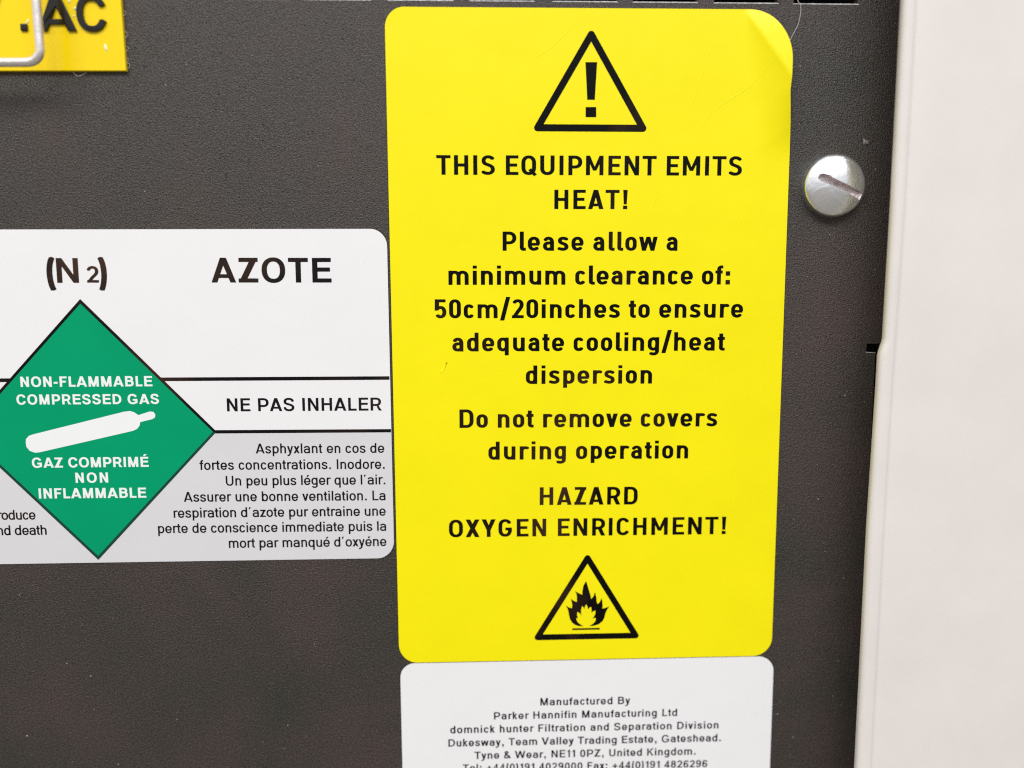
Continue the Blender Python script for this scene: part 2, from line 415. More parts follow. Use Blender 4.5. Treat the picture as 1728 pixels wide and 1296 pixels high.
  'l': '225 70 8|128,0 84,9 60,19 44,30 29,44 17,60 7,80 2,100 0,128 0,696 4,700 144,700 148,699 150,696 151,116 152,112 224,111 225,0',
  'm': '741 70 70|0,0 0,513 4,515 144,515 148,515 152,507 196,514 248,514 284,509 320,499 352,483 368,472 372,472 412,495 456,509 500,514 536,515 572,510 616,498 653,480 684,456 702,436 720,408 733,372 739,348 741,312 740,0 592,0 589,336 579,368 564,388 548,398 524,403 496,401 485,396 472,388 455,364 445,328 445,0 296,0 296,308 294,336 284,368 269,388 252,398 228,403 200,401 188,396 176,388 160,364 150,328 149,0',
  'n': '440 70 70|0,0 0,513 4,515 144,515 148,515 152,507 172,512 208,515 252,514 304,503 328,494 360,476 384,456 408,428 422,404 431,380 438,348 440,312 439,0 291,0 289,336 279,368 265,388 244,400 216,403 192,399 172,385 159,364 150,340 149,0',
  'o': '430 44 44|208,0 168,4 120,17 92,31 68,49 38,80 20,112 9,140 3,172 0,212 0,304 3,344 9,372 19,400 37,432 61,460 92,484 128,501 168,511 216,515 260,512 308,498 337,484 364,464 392,433 408,407 419,380 428,340 430,212 427,172 421,140 410,112 392,80 368,54 336,30 300,14 260,3|214,112 228,113 240,117 251,124 261,136 274,164 278,184 280,216 280,300 278,328 273,352 267,368 252,389 236,400 216,403 200,401 188,397 170,380 155,348 152,328 150,300 150,212 152,184 156,164 164,144 179,124 196,115',
  'p': '432 70 44|0,-148 0,513 4,515 144,515 148,515 152,507 172,512 212,515 252,513 300,502 336,485 370,460 395,432 413,400 423,372 429,344 432,300 430,176 422,140 410,108 393,80 368,53 340,32 304,15 264,4 220,0 176,3 152,7 150,4 150,-148 148,-150 4,-150|214,112 240,117 252,124 263,136 276,164 280,184 282,216 282,300 280,328 275,352 269,368 252,390 236,400 216,403 200,401 188,397 171,380 156,348 152,328 150,296 150,212 152,184 156,164 164,145 180,124 196,115',
  'q': '432 44 70|284,-150 282,-148 282,4 280,7 256,3 212,0 168,4 128,14 92,32 64,52 39,80 22,108 8,144 2,176 0,212 0,304 2,340 8,368 23,408 40,436 58,456 92,483 128,501 168,511 212,515 256,512 280,507 284,515 428,515 432,512 432,508 432,-148 428,-150|214,112 240,117 252,124 263,136 276,164 280,184 282,216 282,300 280,328 275,352 269,368 252,390 236,400 216,403 200,401 188,397 171,380 156,348 152,328 150,296 150,212 152,184 156,164 164,145 180,124 196,115',
  'r': '345 70 18|0,0 0,513 4,515 144,515 148,515 152,508 184,513 240,514 288,507 331,492 349,472 355,452 352,432 336,412 316,400 288,394 256,395 228,403 196,400 184,395 172,386 163,372 156,356 150,328 149,0',
  's': '402 44 44|192,0 132,6 40,27 14,40 -3,60 -7,72 -7,84 0,104 16,120 40,132 64,136 80,135 164,115 200,112 224,115 236,119 247,128 251,140 249,164 244,176 236,185 167,216 99,240 69,256 44,276 19,312 10,340 6,380 10,408 20,433 38,456 67,480 96,496 132,507 168,513 232,514 292,503 332,489 368,473 382,460 392,444 394,428 390,412 380,398 364,386 344,378 324,375 296,377 248,395 228,401 200,403 176,400 162,392 157,384 158,360 162,348 168,341 176,336 236,316 309,284 337,268 361,248 383,220 389,208 398,180 402,136 398,112 386,84 368,60 340,38 312,22 276,10 240,2',
  't': '272 18 30|192,0 168,3 144,9 106,28 88,43 74,60 64,80 57,100 54,132 54,400 52,403 0,404 0,513 54,516 54,640 56,644 200,644 204,640 204,516 268,515 272,512 272,404 208,403 204,400 204,132 208,112 268,112 272,108 272,80 278,68 279,56 278,44 272,32 272,4 268,0',
  'u': '440 70 70|216,0 184,2 148,8 113,20 88,34 52,62 34,84 18,112 9,136 2,164 0,200 0,512 4,515 144,515 150,512 150,204 152,176 160,148 176,126 196,115 224,112 244,115 262,124 276,140 290,172 290,512 296,515 436,515 440,512 440,508 438,0 292,0 288,7 264,3',
  'v': '447 18 18|148,0 145,4 1,512 4,515 164,515 168,513 220,312 224,303 280,515 444,515 446,512 301,0',
  'w': '696 18 18|116,0 1,512 4,515 156,515 160,512 204,285 276,514 416,515 420,513 488,294 492,289 536,513 692,515 695,512 580,2 576,0 436,0 348,283 260,2 256,0',
 },
 'ar': {
  '.': '131 85 85|2,1 1,130 130,130 132,4 128,0',
  'A': '655 16 16|2,3 257,694 260,700 266,700 392,700 398,694 653,4 644,0 524,0 470,137 188,137 182,132 134,5 128,0|220,232 224,227 230,227 434,229 326,515',
  'I': '122 78 78|2,1 0,694 2,700 8,700 116,700 122,694 122,4 116,0',
  'L': '445 78 30|2,1 0,694 2,700 8,700 116,700 122,694 122,100 440,100 445,94 445,4 440,0',
  'U': '560 78 78|272,-8 224,-4 176,6 122,30 88,52 58,82 33,118 14,160 3,208 0,256 0,694 2,699 8,700 116,700 122,694 122,256 131,190 144,160 176,122 218,100 278,92 320,95 368,112 404,142 416,160 429,190 438,256 438,694 440,699 446,700 554,700 560,694 560,256 557,208 546,160 527,118 502,82 470,51 434,27 386,7 344,-3',
  'a': '460 36 66|170,-8 134,-1 92,14 50,43 26,70 11,100 2,130 2,190 12,226 24,250 44,276 68,296 98,313 134,326 170,332 335,334 338,340 333,370 318,394 290,412 254,421 212,421 188,418 158,407 142,394 128,374 110,364 92,359 68,359 50,364 32,376 24,388 16,412 39,448 64,472 92,491 128,507 200,521 272,520 308,514 362,494 398,471 434,430 452,394 460,340 460,4 452,0 344,0 332,10 248,-8|170,94 212,90 254,95 302,108 332,124 338,130 337,232 188,233 164,228 146,218 134,206 126,190 122,166 124,142 139,112',
  'b': '465 66 36|200,-8 176,-4 128,12 122,12 122,4 116,0 8,0 0,4 2,700 116,700 122,694 122,497 182,518 230,522 284,517 326,505 364,484 399,454 426,418 441,388 454,352 463,304 465,256 462,202 454,160 442,124 419,82 394,52 368,31 326,7 278,-6 236,-10|202,94 230,90 254,92 272,97 296,113 325,154 341,214 341,298 326,354 314,377 296,399 272,415 254,420 206,419 182,409 164,395 138,352 124,298 124,214 138,160 164,117 182,103',
  'c': '445 36 24|188,-8 146,2 92,30 62,58 30,106 14,148 2,214 1,292 7,334 16,370 41,424 63,454 92,482 122,500 176,518 230,522 266,518 308,507 338,491 364,472 392,442 420,394 392,359 374,351 350,347 308,355 284,394 254,417 230,421 206,421 173,406 152,383 142,364 127,316 122,256 123,220 134,166 151,130 164,114 182,100 206,91 242,92 260,98 285,118 308,157 344,164 368,163 390,154 403,142 420,118 388,64 365,40 332,17 302,3 266,-6 230,-10',
  'd': '465 36 66|200,-8 140,6 98,29 68,55 46,82 23,124 11,160 3,202 0,256 3,310 11,352 24,388 43,424 68,457 101,484 140,506 182,518 236,522 284,517 338,499 343,508 344,699 464,698 464,3 350,0 344,2 338,13 278,-6 236,-10|202,94 230,90 254,92 272,97 296,113 325,154 341,214 341,298 326,354 314,377 296,399 272,415 254,420 206,419 182,409 164,395 138,352 124,298 124,214 138,160 164,117 182,103',
  'e': '480 36 36|206,-8 164,0 110,24 74,52 48,82 19,136 7,178 0,256 3,310 12,352 22,382 44,424 74,460 104,484 146,506 194,519 248,522 296,517 338,504 380,481 412,454 436,424 458,382 471,340 478,298 481,244 475,226 462,208 458,191 133,190 130,184 136,166 155,130 180,106 212,93 248,90 284,98 320,124 344,163 380,170 404,168 423,160 438,148 456,124 422,70 398,45 362,20 332,5 296,-5 254,-10|124,286 128,281 134,281 350,281 356,282 357,286 351,322 341,352 319,388 284,414 242,422 200,416 182,407 164,392 139,352 130,328',
  'f': '285 12 12|74,4 74,406 68,412 2,412 0,508 8,512 74,514 75,580 81,610 99,646 128,674 155,688 188,698 278,700 285,694 284,603 278,600 212,599 202,592 197,574 197,514 272,512 276,508 276,418 272,412 200,412 196,406 196,4 188,0 80,0',
  'g': '465 36 66|176,-206 110,-187 56,-153 43,-140 42,-116 50,-95 74,-76 104,-71 134,-76 164,-97 194,-107 242,-110 290,-102 318,-86 336,-62 342,-38 343,22 338,28 272,8 230,5 182,9 140,21 110,36 67,70 43,100 23,136 11,172 3,214 2,310 10,352 25,394 44,429 65,454 98,484 140,506 176,516 230,522 278,519 338,499 344,511 350,512 464,510 465,-26 463,-56 455,-86 436,-122 416,-146 392,-166 362,-184 314,-201 278,-207 236,-210|217,106 266,110 300,130 326,170 341,226 341,304 326,358 312,382 296,400 272,415 254,420 206,419 182,410 164,396 139,358 124,304 124,226 140,166 152,145 176,121 194,111',
  'h': '430 66 66|2,1 0,694 2,700 8,700 116,700 122,694 122,508 170,519 206,522 248,520 290,512 326,498 368,470 394,442 411,412 427,358 430,322 430,4 422,0 314,0 308,3 308,316 304,358 291,388 272,407 248,418 212,422 182,418 157,406 139,388 122,352 122,4 116,0',
  'i': '122 66 66|2,1 0,508 8,512 116,512 122,508 122,502 122,4 116,0|2,601 2,700 116,700 122,694 122,604 116,600',
  'l': '122 66 66|2,1 0,694 2,700 8,700 116,700 122,694 122,4 116,0',
  'm': '710 66 66|2,1 2,511 116,512 122,508 182,521 230,521 296,507 356,473 402,502 437,514 476,521 524,521 584,509 620,493 650,471 676,442 700,394 708,358 710,4 704,0 596,0 588,4 586,352 576,382 560,403 536,417 506,422 472,418 446,405 428,382 415,340 416,4 410,0 302,0 294,4 292,352 282,382 266,403 242,417 212,422 182,419 158,410 140,393 127,364 122,340 122,4 116,0',
  'n': '430 66 66|2,1 0,508 8,512 116,512 122,508 170,519 242,521 290,512 320,501 350,484 374,465 398,436 419,394 427,358 428,2 314,0 308,3 308,316 304,358 291,388 272,407 248,418 212,422 182,418 157,406 139,388 122,352 122,4 116,0',
  'o': '480 36 36|206,-8 146,6 110,24 74,52 44,88 22,130 12,160 3,202 0,256 3,310 12,352 22,382 44,424 74,460 104,484 146,506 188,518 242,522 290,518 332,507 374,485 406,460 436,424 458,380 477,310 480,256 477,202 458,132 436,88 406,52 380,31 338,8 296,-5 242,-10|207,94 236,91 266,93 302,108 326,133 339,154 356,214 355,298 341,352 314,394 296,408 266,419 212,419 194,413 170,398 152,376 140,356 125,298 124,214 139,160 166,118 182,105',
  'p': '465 66 36|2,-204 0,508 8,512 116,512 122,508 122,497 182,518 230,522 284,517 326,505 364,484 399,454 426,418 441,388 454,352 463,304 463,208 454,160 440,122 422,88 394,52 362,26 320,5 278,-6 230,-10 182,-6 122,12 122,-200 116,-205|202,94 230,90 254,92 272,97 296,113 325,154 341,214 341,298 326,354 314,377 296,399 272,415 254,420 206,419 182,409 164,395 138,352 124,298 124,214 138,160 164,117 182,103',
  'q': '465 36 66|344,-204 342,10 338,13 284,-5 230,-10 182,-6 134,9 98,29 71,52 51,76 23,124 10,166 2,208 2,304 11,352 26,394 43,424 66,454 98,483 140,506 182,518 230,522 278,518 338,499 344,511 350,512 458,512 465,508 465,-200 458,-205|202,94 230,90 254,92 272,97 296,113 325,154 341,214 341,298 326,354 314,377 296,399 272,415 254,420 206,419 182,409 164,395 138,352 124,298 124,214 138,160 164,117 182,103',
  'r': '275 66 12|2,1 0,508 8,512 116,512 122,508 158,517 206,522 254,520 290,511 310,496 319,478 318,454 307,436 290,425 272,419 254,417 206,422 170,414 144,394 128,364 122,340 122,4 116,0',
  's': '430 36 36|182,-8 134,1 98,15 65,34 44,52 19,82 5,112 1,130 12,148 26,162 44,170 80,172 98,165 119,148 134,120 158,102 194,92 236,91 274,100 301,118 308,136 301,166 291,178 270,190 110,243 80,256 53,274 27,304 11,340 6,382 10,406 21,436 44,466 68,484 103,502 176,520 218,522 284,516 320,507 350,493 384,466 403,442 416,412 419,394 404,374 374,357 338,356 302,373 291,400 277,412 242,421 194,421 158,413 138,400 129,382 132,358 139,346 152,338 323,280 356,264 384,244 410,214 425,178 430,136 426,106 413,76 392,51 364,28 332,12 296,0 254,-8',
  't': '262 12 24|164,3 134,13 108,28 86,50 71,76 63,124 62,410 2,412 0,418 0,508 8,512 63,514 63,646 68,651 182,650 185,514 254,512 262,508 261,412 188,412 185,406 186,112 194,100 260,99 262,4 254,0',
  'u': '430 66 66|176,-8 116,8 79,28 36,70 9,124 0,190 0,508 8,512 116,512 122,508 122,196 128,148 140,122 158,105 182,94 218,90 250,94 274,106 291,124 308,160 308,509 314,512 428,511 430,4 422,0 314,0 302,4 254,-7',
  'v': '455 12 12|164,2 1,508 8,512 134,512 138,508 224,220 230,219 317,508 326,512 452,511 290,2',
  'x': '450 12 12|8,0 3,4 150,256 2,509 8,512 146,512 152,508 224,385 302,512 446,511 300,256 446,2 302,0 224,127 152,4 146,0',
  'y': '455 12 12|44,-204 20,-185 10,-170 6,-152 11,-134 38,-105 86,-94 122,-68 152,-24 168,10 1,508 8,512 134,512 138,508 230,211 326,523 434,501 441,496 294,16 294,4 289,-2 264,-62 242,-98 218,-128 182,-160 152,-178 116,-193 74,-202',
  'z': '430 24 24|2,1 2,100 50,100 56,106 217,406 212,412 206,412 14,412 14,511 428,511 429,412 380,412 374,408 212,100 428,99 428,1',
  '´': '150 70 90|2,547 27,700 32,705 146,704 148,700 86,549',
  'é': '480 36 36|206,-8 164,0 110,24 74,52 48,82 19,136 7,178 0,256 3,310 12,352 22,382 44,424 74,460 104,484 146,506 194,519 248,522 296,517 338,504 380,481 412,454 436,424 458,382 471,340 478,298 481,244 475,226 462,208 458,191 133,190 130,184 136,166 155,130 180,106 212,93 248,90 284,98 320,124 344,163 380,170 404,168 423,160 438,148 456,124 422,70 398,45 362,20 332,5 296,-5 254,-10|124,286 128,281 134,281 350,281 356,282 357,286 351,322 341,352 319,388 284,414 242,422 200,416 182,407 164,392 139,352 130,328|206,572 203,574 204,580 241,706 403,706 295,574',
 },
 'arb': {
  'A': '700 10 10|0,0 264,699 432,700 436,697 698,0 536,0 484,129 216,129 164,0|256,236 443,236 352,473 348,475',
  'E': '545 70 24|0,0 0,698 4,700 536,699 537,584 532,582 152,580 152,428 500,427 507,424 507,312 504,309 152,309 152,120 156,118 544,117 545,0',
  'O': '670 42 42|328,-12 264,-7 200,11 148,37 98,76 60,123 36,165 17,216 4,280 0,352 4,420 17,484 35,532 60,577 99,624 148,663 204,691 264,707 336,712 404,707 468,690 524,661 571,624 608,579 635,532 653,484 666,420 670,348 666,280 653,216 633,164 608,121 572,76 524,39 468,10 404,-7|307,108 336,106 372,109 400,116 428,131 451,148 472,174 492,208 505,244 515,292 518,348 515,408 506,452 492,492 473,524 450,552 428,569 404,582 372,591 336,594 296,591 268,583 247,572 220,552 197,524 178,492 164,452 155,408 152,348 155,292 165,244 180,204 199,172 219,148 240,132 268,117',
  'T': '565 10 10|208,0 206,4 206,580 0,584 0,698 4,700 564,699 564,583 359,580 357,0',
  'Z': '560 24 24|0,0 0,116 60,118 63,120 303,580 20,582 17,584 17,588 17,696 20,700 556,700 560,696 560,584 556,582 500,582 496,578 257,120 260,118 556,118 560,116 560,112 558,0',
 },
 'arm': {
  '&': '600 40 20|528,-7 440,67 436,68 392,40 360,26 324,15 284,6 248,2 184,0 132,8 84,25 60,39 44,52 18,84 6,112 0,152 4,200 17,244 37,288 61,324 121,392 88,444 68,484 56,520 51,560 54,588 60,608 70,628 90,652 112,670 140,685 164,693 188,697 228,700 264,698 300,690 340,672 366,652 386,628 396,608 403,580 405,556 398,516 384,486 364,456 337,424 295,384 294,380 360,309 404,266 407,268 412,298 424,299 444,311 464,316 484,317 504,312 520,304 536,290 549,288 537,220 516,164 629,68 532,-7|175,112 196,110 232,111 280,119 320,134 337,144 344,152 200,293 164,244 150,216 141,184 138,152 142,132 154,120|220,484 246,512 264,544 267,560 264,575 257,584 248,588 228,590 208,588 196,582 191,572 189,560 192,540 200,516 214,488',
  '(': '215 50 30|88,-221 71,-180 45,-92 34,-40 19,56 10,156 7,216 9,372 19,472 35,568 56,649 72,692 88,729 104,725 124,731 144,732 164,728 180,721 195,708 203,696 214,692 216,688 191,624 172,552 163,508 151,412 144,268 151,120 163,20 171,-28 192,-112 218,-188 200,-193 180,-210 160,-218 132,-221 108,-216',
  ')': '215 30 50|60,-220 36,-211 16,-194 -3,-188 23,-112 43,-28 52,20 64,120 71,268 64,412 52,508 43,552 24,624 -1,688 1,692 12,696 24,712 40,724 60,731 80,732 96,730 112,724 124,728 128,726 156,656 169,612 189,520 202,424 208,320 208,216 202,108 189,4 170,-92 144,-180 128,-220 108,-216 84,-221',
  '+': '470 50 50|168,31 166,36 166,208 160,211 0,212 0,320 164,321 167,500 303,500 304,323 308,321 468,321 470,212 308,211 304,209 304,32',
  ',': '149 85 85|44,-149 30,-120 50,-4 48,0 44,0 0,0 0,148 148,149 149,0 145,-4 113,-108 109,-112',
  '.': '149 85 85|0,0 0,149 149,148 149,0',
  '0': '470 42 42|212,-8 176,-3 128,18 92,46 61,84 37,128 22,168 10,220 3,276 0,348 3,416 10,468 21,516 38,564 63,608 93,644 132,674 180,694 236,700 292,693 336,675 377,644 408,607 432,564 448,520 459,472 468,412 470,340 467,276 460,220 449,172 431,124 407,80 376,44 332,13 284,-5 240,-10|216,104 236,101 256,105 271,116 287,136 301,160 314,196 324,236 330,288 332,344 330,404 324,452 314,492 301,528 285,556 272,572 260,582 248,588 236,589 220,587 200,575 185,556 169,528 156,492 147,456 140,404 138,344 140,284 146,236 156,196 169,160 183,136 199,116',
  '1': '260 90 70|124,0 122,4 122,532 120,537 0,464 0,544 120,664 122,696 124,700 256,700 260,696 260,4 256,0',
  '2': '465 42 42|0,0 0,108 44,110 48,112 168,264 242,332 269,360 292,388 308,414 319,436 325,456 327,476 325,508 314,544 296,568 276,582 252,589 228,590 195,584 176,575 164,564 148,538 140,516 132,516 120,508 104,502 76,499 56,503 36,512 8,543 15,568 29,596 52,628 78,652 108,672 148,688 188,697 224,700 264,699 308,691 348,676 376,660 405,636 428,609 445,580 456,548 463,516 465,476 460,436 451,404 436,372 411,332 384,300 352,266 277,196 211,112 216,110 464,109 465,0',
  '4': '480 42 42|260,0 259,104 256,110 4,110 0,111 0,228 258,652 260,699 392,700 396,699 397,696 397,224 400,220 476,220 480,216 480,112 476,110 398,108 396,0|131,220 258,220 259,512 256,520',
  '6': '470 42 42|228,-8 180,-3 144,5 112,19 73,44 44,74 23,108 11,136 3,172 0,208 1,300 5,376 17,480 27,524 38,560 57,600 75,628 94,648 128,674 156,686 188,695 220,699 252,700 308,695 356,682 412,653 443,624 451,612 468,576 470,536 468,534 456,533 441,520 424,513 404,510 384,511 364,518 344,531 332,532 332,552 326,564 316,573 300,581 276,587 248,590 212,585 200,578 191,568 172,532 162,500 149,432 152,430 188,438 232,441 280,438 324,428 368,408 396,388 420,364 445,328 459,296 466,264 470,216 467,172 457,132 445,104 427,76 400,48 364,22 324,5 280,-5|209,104 236,102 256,104 284,112 308,132 325,164 330,188 332,216 330,244 325,268 308,300 296,312 272,325 256,329 232,330 212,329 186,320 174,312 162,300 145,268 140,244 138,216 140,188 145,164 154,144 172,122 186,112',
  '8': '470 42 42|228,-8 188,-5 144,5 104,22 68,47 47,68 30,92 13,128 3,168 0,208 3,248 12,288 27,320 43,344 70,372 70,376 42,412 29,440 21,472 19,508 21,544 30,576 40,600 67,636 89,656 120,676 152,689 187,696 236,700 276,698 308,691 352,675 381,656 404,635 430,600 440,576 449,544 451,508 449,472 441,440 428,413 400,376 400,372 427,344 444,318 458,288 467,248 470,208 467,168 457,128 445,100 426,72 398,44 364,21 324,5 280,-5|209,104 236,102 256,104 284,112 298,120 308,131 318,144 325,160 330,180 332,208 330,236 325,256 319,272 308,288 288,304 272,311 232,316 212,314 184,306 162,288 151,272 145,256 140,236 138,208 140,180 145,160 155,140 172,120 184,112|210,428 252,427 276,434 295,448 307,468 311,484 313,508 308,544 295,568 284,577 268,585 236,590 216,589 200,585 184,577 175,568 162,544 157,508 159,484 163,468 169,456 183,440 196,433',
  '9': '470 42 42|212,0 164,5 116,17 60,45 28,74 18,88 2,124 0,164 4,167 12,167 28,179 44,186 64,190 84,189 108,181 124,169 137,168 138,148 143,136 152,128 168,119 192,113 220,110 256,114 268,121 279,132 298,168 308,200 321,268 316,270 280,262 240,260 192,262 144,273 100,293 73,312 49,336 25,372 11,404 4,436 0,484 3,524 13,568 25,596 43,624 70,652 104,677 144,695 188,705 236,708 284,705 332,692 364,678 392,659 424,627 447,592 460,560 467,528 470,488 469,396 465,328 453,220 443,176 430,136 411,96 396,72 376,52 340,26 312,13 280,5 248,1|207,372 232,370 256,371 284,380 297,388 309,400 325,432 330,456 332,484 330,512 325,536 318,552 307,568 295,580 272,593 256,596 232,598 212,596 188,588 175,580 163,568 152,552 145,536 140,512 138,484 140,456 145,432 154,412 172,389 185,380',
  ':': '154 80 85|0,0 0,153 152,155 155,152 153,0|0,361 0,513 4,515 152,515 155,512 155,364 152,360',
  'A': '655 10 10|0,0 249,696 252,700 404,700 653,0 507,0 456,132 200,132 197,128 149,0|235,232 420,232 328,485 324,479',
  'B': '560 70 42|0,0 0,698 4,700 312,700 352,698 400,688 432,675 460,658 488,632 506,608 522,576 530,544 532,508 530,480 522,444 507,412 482,380 508,356 532,324 548,292 557,256 560,216 557,172 547,136 529,100 511,76 488,55 452,31 408,12 368,4 316,0|138,112 144,110 312,110 344,112 376,123 396,138 407,152 415,168 420,188 422,216 420,240 415,260 408,276 396,291 384,302 360,314 340,318 140,319 138,316|138,432 144,430 312,430 336,431 356,437 368,444 383,460 392,488 392,532 384,556 376,568 364,578 348,586 332,589 140,590 138,584',
  'C': '640 42 24|268,-8 240,-4 196,10 144,36 103,68 74,100 47,140 24,192 11,236 3,288 0,348 3,408 11,460 27,516 46,556 69,592 104,632 144,664 188,687 244,704 292,711 348,711 408,703 464,685 504,663 540,636 577,596 602,556 621,516 600,510 582,492 560,483 536,480 512,485 492,479 476,512 456,542 439,560 419,576 392,590 372,597 344,601 304,601 272,596 252,589 229,576 209,560 191,540 172,513 158,480 147,444 140,400 138,348 140,300 147,256 159,216 172,188 190,160 212,136 232,121 256,109 280,102 308,99 348,99 372,103 399,112 420,124 440,141 461,164 478,192 495,228 516,223 540,228 564,225 584,216 604,200 620,196 624,192 607,152 584,115 553,76 512,42 475,20 420,0 368,-10 300,-11',
  'D': '595 70 42|0,0 0,698 4,700 216,700 296,695 356,682 392,669 428,652 472,623 518,580 551,532 576,476 591,416 594,384 594,316 585,252 564,193 534,140 496,97 448,60 392,31 332,12 292,5 256,1|138,112 144,110 248,111 292,117 328,128 360,145 391,168 415,196 435,232 449,272 456,320 456,380 453,408 443,448 425,488 401,520 364,553 328,571 292,583 248,589 138,588',
  'E': '515 70 24|0,0 0,698 4,700 504,700 507,696 507,596 504,590 138,588 139,424 476,423 479,420 479,316 476,313 472,313 139,312 138,112 140,110 512,110 515,104 515,4 513,0',
  'F': '480 70 24|0,0 0,698 4,700 476,700 480,696 480,692 480,596 480,592 476,590 138,588 138,408 140,405 416,405 418,296 140,295 138,292 137,0',
  'G': '670 42 70|332,-12 300,-11 256,-5 216,5 184,18 140,42 112,64 87,88 64,117 44,149 28,184 16,219 7,260 2,300 0,352 3,412 11,460 25,508 48,556 71,592 100,625 144,660 184,682 228,698 284,709 348,712 404,707 452,695 508,671 544,647 580,614 610,576 631,540 616,532 600,514 580,502 552,496 524,500 508,494 504,496 489,524 472,545 452,564 428,581 400,593 376,599 344,602 304,600 276,595 256,588 228,573 208,556 190,536 172,508 157,476 148,444 140,400 138,348 143,276 151,244 171,192 184,171 212,140 232,124 265,108 288,102 312,99 348,98 392,104 444,126 532,152 532,208 539,212 539,236 536,239 356,239 356,348 668,349 670,344 670,96 670,92 664,90 652,75 632,63 500,25 474,12 440,1 392,-9',
  'H': '560 70 70|0,0 0,698 4,700 132,700 136,700 138,696 138,420 140,417 416,417 420,417 422,420 422,696 424,700 428,700 556,700 560,696 558,0 424,0 422,304 420,307 144,307 138,304 137,0',
  'I': '138 70 70|0,0 0,696 4,700 136,700 138,696 138,4 136,0',
  'K': '590 70 10|0,0 0,698 4,700 132,700 136,700 138,696 138,376 140,371 408,700 576,699 578,696 295,404 589,0 408,0 216,326 138,244 137,0',
  'L': '445 70 24|0,0 0,696 4,700 136,700 138,696 138,112 140,110 444,109 445,0',
  'M': '680 70 70|0,0 0,698 4,700 168,699 340,193 512,700 676,700 680,696 678,0 544,0 540,345 404,0 276,0 140,343 138,336 137,0',
  'N': '560 70 70|0,0 0,698 4,700 144,700 420,235 422,240 422,696 424,700 428,700 556,700 560,696 558,0 416,0 140,463 138,456 137,0',
  'P': '560 70 24|0,0 0,698 4,700 288,700 340,697 397,684 436,669 472,646 504,618 529,584 546,548 557,508 560,464 557,416 546,376 526,336 504,307 472,279 432,254 388,238 340,228 292,225 139,224 137,0|138,336 284,335 320,337 360,348 379,360 393,372 404,388 414,408 420,432 422,460 420,492 414,516 405,536 393,552 376,567 360,576 320,588 284,590 138,588',
  'R': '610 70 10|0,0 0,698 4,700 296,700 344,697 404,684 436,672 476,648 512,614 532,588 547,556 558,512 561,472 558,432 546,388 530,356 509,328 473,296 431,272 488,154 609,0 436,1 364,140 324,249 140,247 138,244 137,0|138,360 144,357 324,359 348,364 380,378 396,392 406,404 416,424 421,444 423,472 421,500 415,524 407,540 395,556 380,569 348,583 328,588 292,590 140,590 138,584',
  'S': '570 42 42|276,-12 224,-8 172,4 124,23 84,48 48,80 25,112 7,152 1,184 12,190 28,206 48,216 76,220 100,216 128,201 138,200 142,176 149,160 161,144 176,130 196,118 220,108 252,101 284,98 316,100 352,107 376,116 396,127 412,140 422,152 429,168 431,184 428,216 420,236 408,250 388,263 336,285 260,311 148,343 104,362 68,385 39,416 31,428 15,468 9,520 14,560 31,600 60,636 97,664 132,683 172,697 228,709 284,712 336,709 388,700 432,686 472,664 506,636 531,604 548,568 556,531 544,527 528,511 508,501 488,497 464,499 436,511 422,512 416,536 407,556 393,572 368,588 344,596 316,600 284,602 248,599 220,594 196,585 176,574 165,564 156,552 149,536 147,520 150,492 159,472 168,462 180,454 204,444 308,414 392,385 432,371 480,346 515,320 545,284 564,240 570,188 564,144 546,104 520,71 484,42 440,18 392,1 340,-9',
  'T': '565 10 10|216,0 214,4 214,588 0,592 0,698 4,700 564,699 564,591 352,588 352,4 348,0',
  'U': '560 70 70|272,-8 224,-4 180,5 124,28 88,52 56,83 31,120 15,156 3,204 0,252 0,698 4,700 132,700 136,699 138,696 138,256 141,216 146,192 158,164 172,144 188,128 204,118 224,110 248,104 280,102 312,104 332,109 359,120 372,129 388,144 402,164 413,188 419,216 422,256 422,696 424,700 428,700 556,700 560,696 560,252 557,204 545,156 529,120 504,84 472,52 436,28 388,8 344,-3',
  'V': '655 10 10|256,0 252,3 1,696 4,700 8,700 152,700 156,696 324,219 328,213 500,699 652,699 654,696 403,4 400,0',
  'W': '930 10 10|180,0 1,696 4,700 136,700 140,700 143,696 256,256 260,263 393,696 396,700 536,699 672,254 788,700 928,699 749,0 608,0 464,465 324,4 320,0',
  'Z': '560 24 24|0,0 0,108 56,110 62,112 322,588 20,590 17,592 17,596 17,696 20,700 556,700 560,696 560,592 556,590 499,588 238,112 244,110 556,110 560,108 560,104 558,0',
  'a': '460 38 58|176,-8 136,0 96,15 72,28 52,44 27,72 10,104 2,136 0,164 2,196 11,228 26,256 46,280 72,302 100,318 136,331 176,339 320,342 321,356 316,372 312,381 300,395 280,407 252,414 212,414 184,409 168,401 153,388 140,369 136,369 120,360 100,354 76,353 52,360 34,372 22,388 15,412 25,432 40,452 64,475 92,494 125,508 160,518 200,524 268,523 308,517 352,501 372,491 399,472 420,452 436,429 452,396 457,372 460,340 460,4 456,0 324,0 320,6 252,-8 216,-10|211,100 236,102 268,108 300,119 322,132 322,228 320,230 196,230 172,224 152,210 142,192 138,168 139,148 147,128 156,117 172,107 192,102',
  'c': '445 38 18|188,-8 144,3 116,15 90,32 61,60 43,84 30,108 14,148 6,180 2,216 1,296 6,332 16,372 27,400 41,428 62,456 88,481 117,500 160,517 188,523 224,525 268,521 312,508 341,492 367,472 393,444 408,420 422,392 415,388 410,376 402,364 388,353 368,344 344,342 320,345 300,355 292,354 274,388 262,400 244,412 228,414 208,414 196,410 184,402 166,380 156,363 143,320 139,292 140,220 144,192 156,152 167,132 184,113 196,105 212,101 236,101 252,107 264,116 275,128 292,161 300,160 316,168 336,173 364,172 388,162 404,148 414,128 421,120 409,96 391,68 368,44 336,20 308,5 272,-5 232,-10',
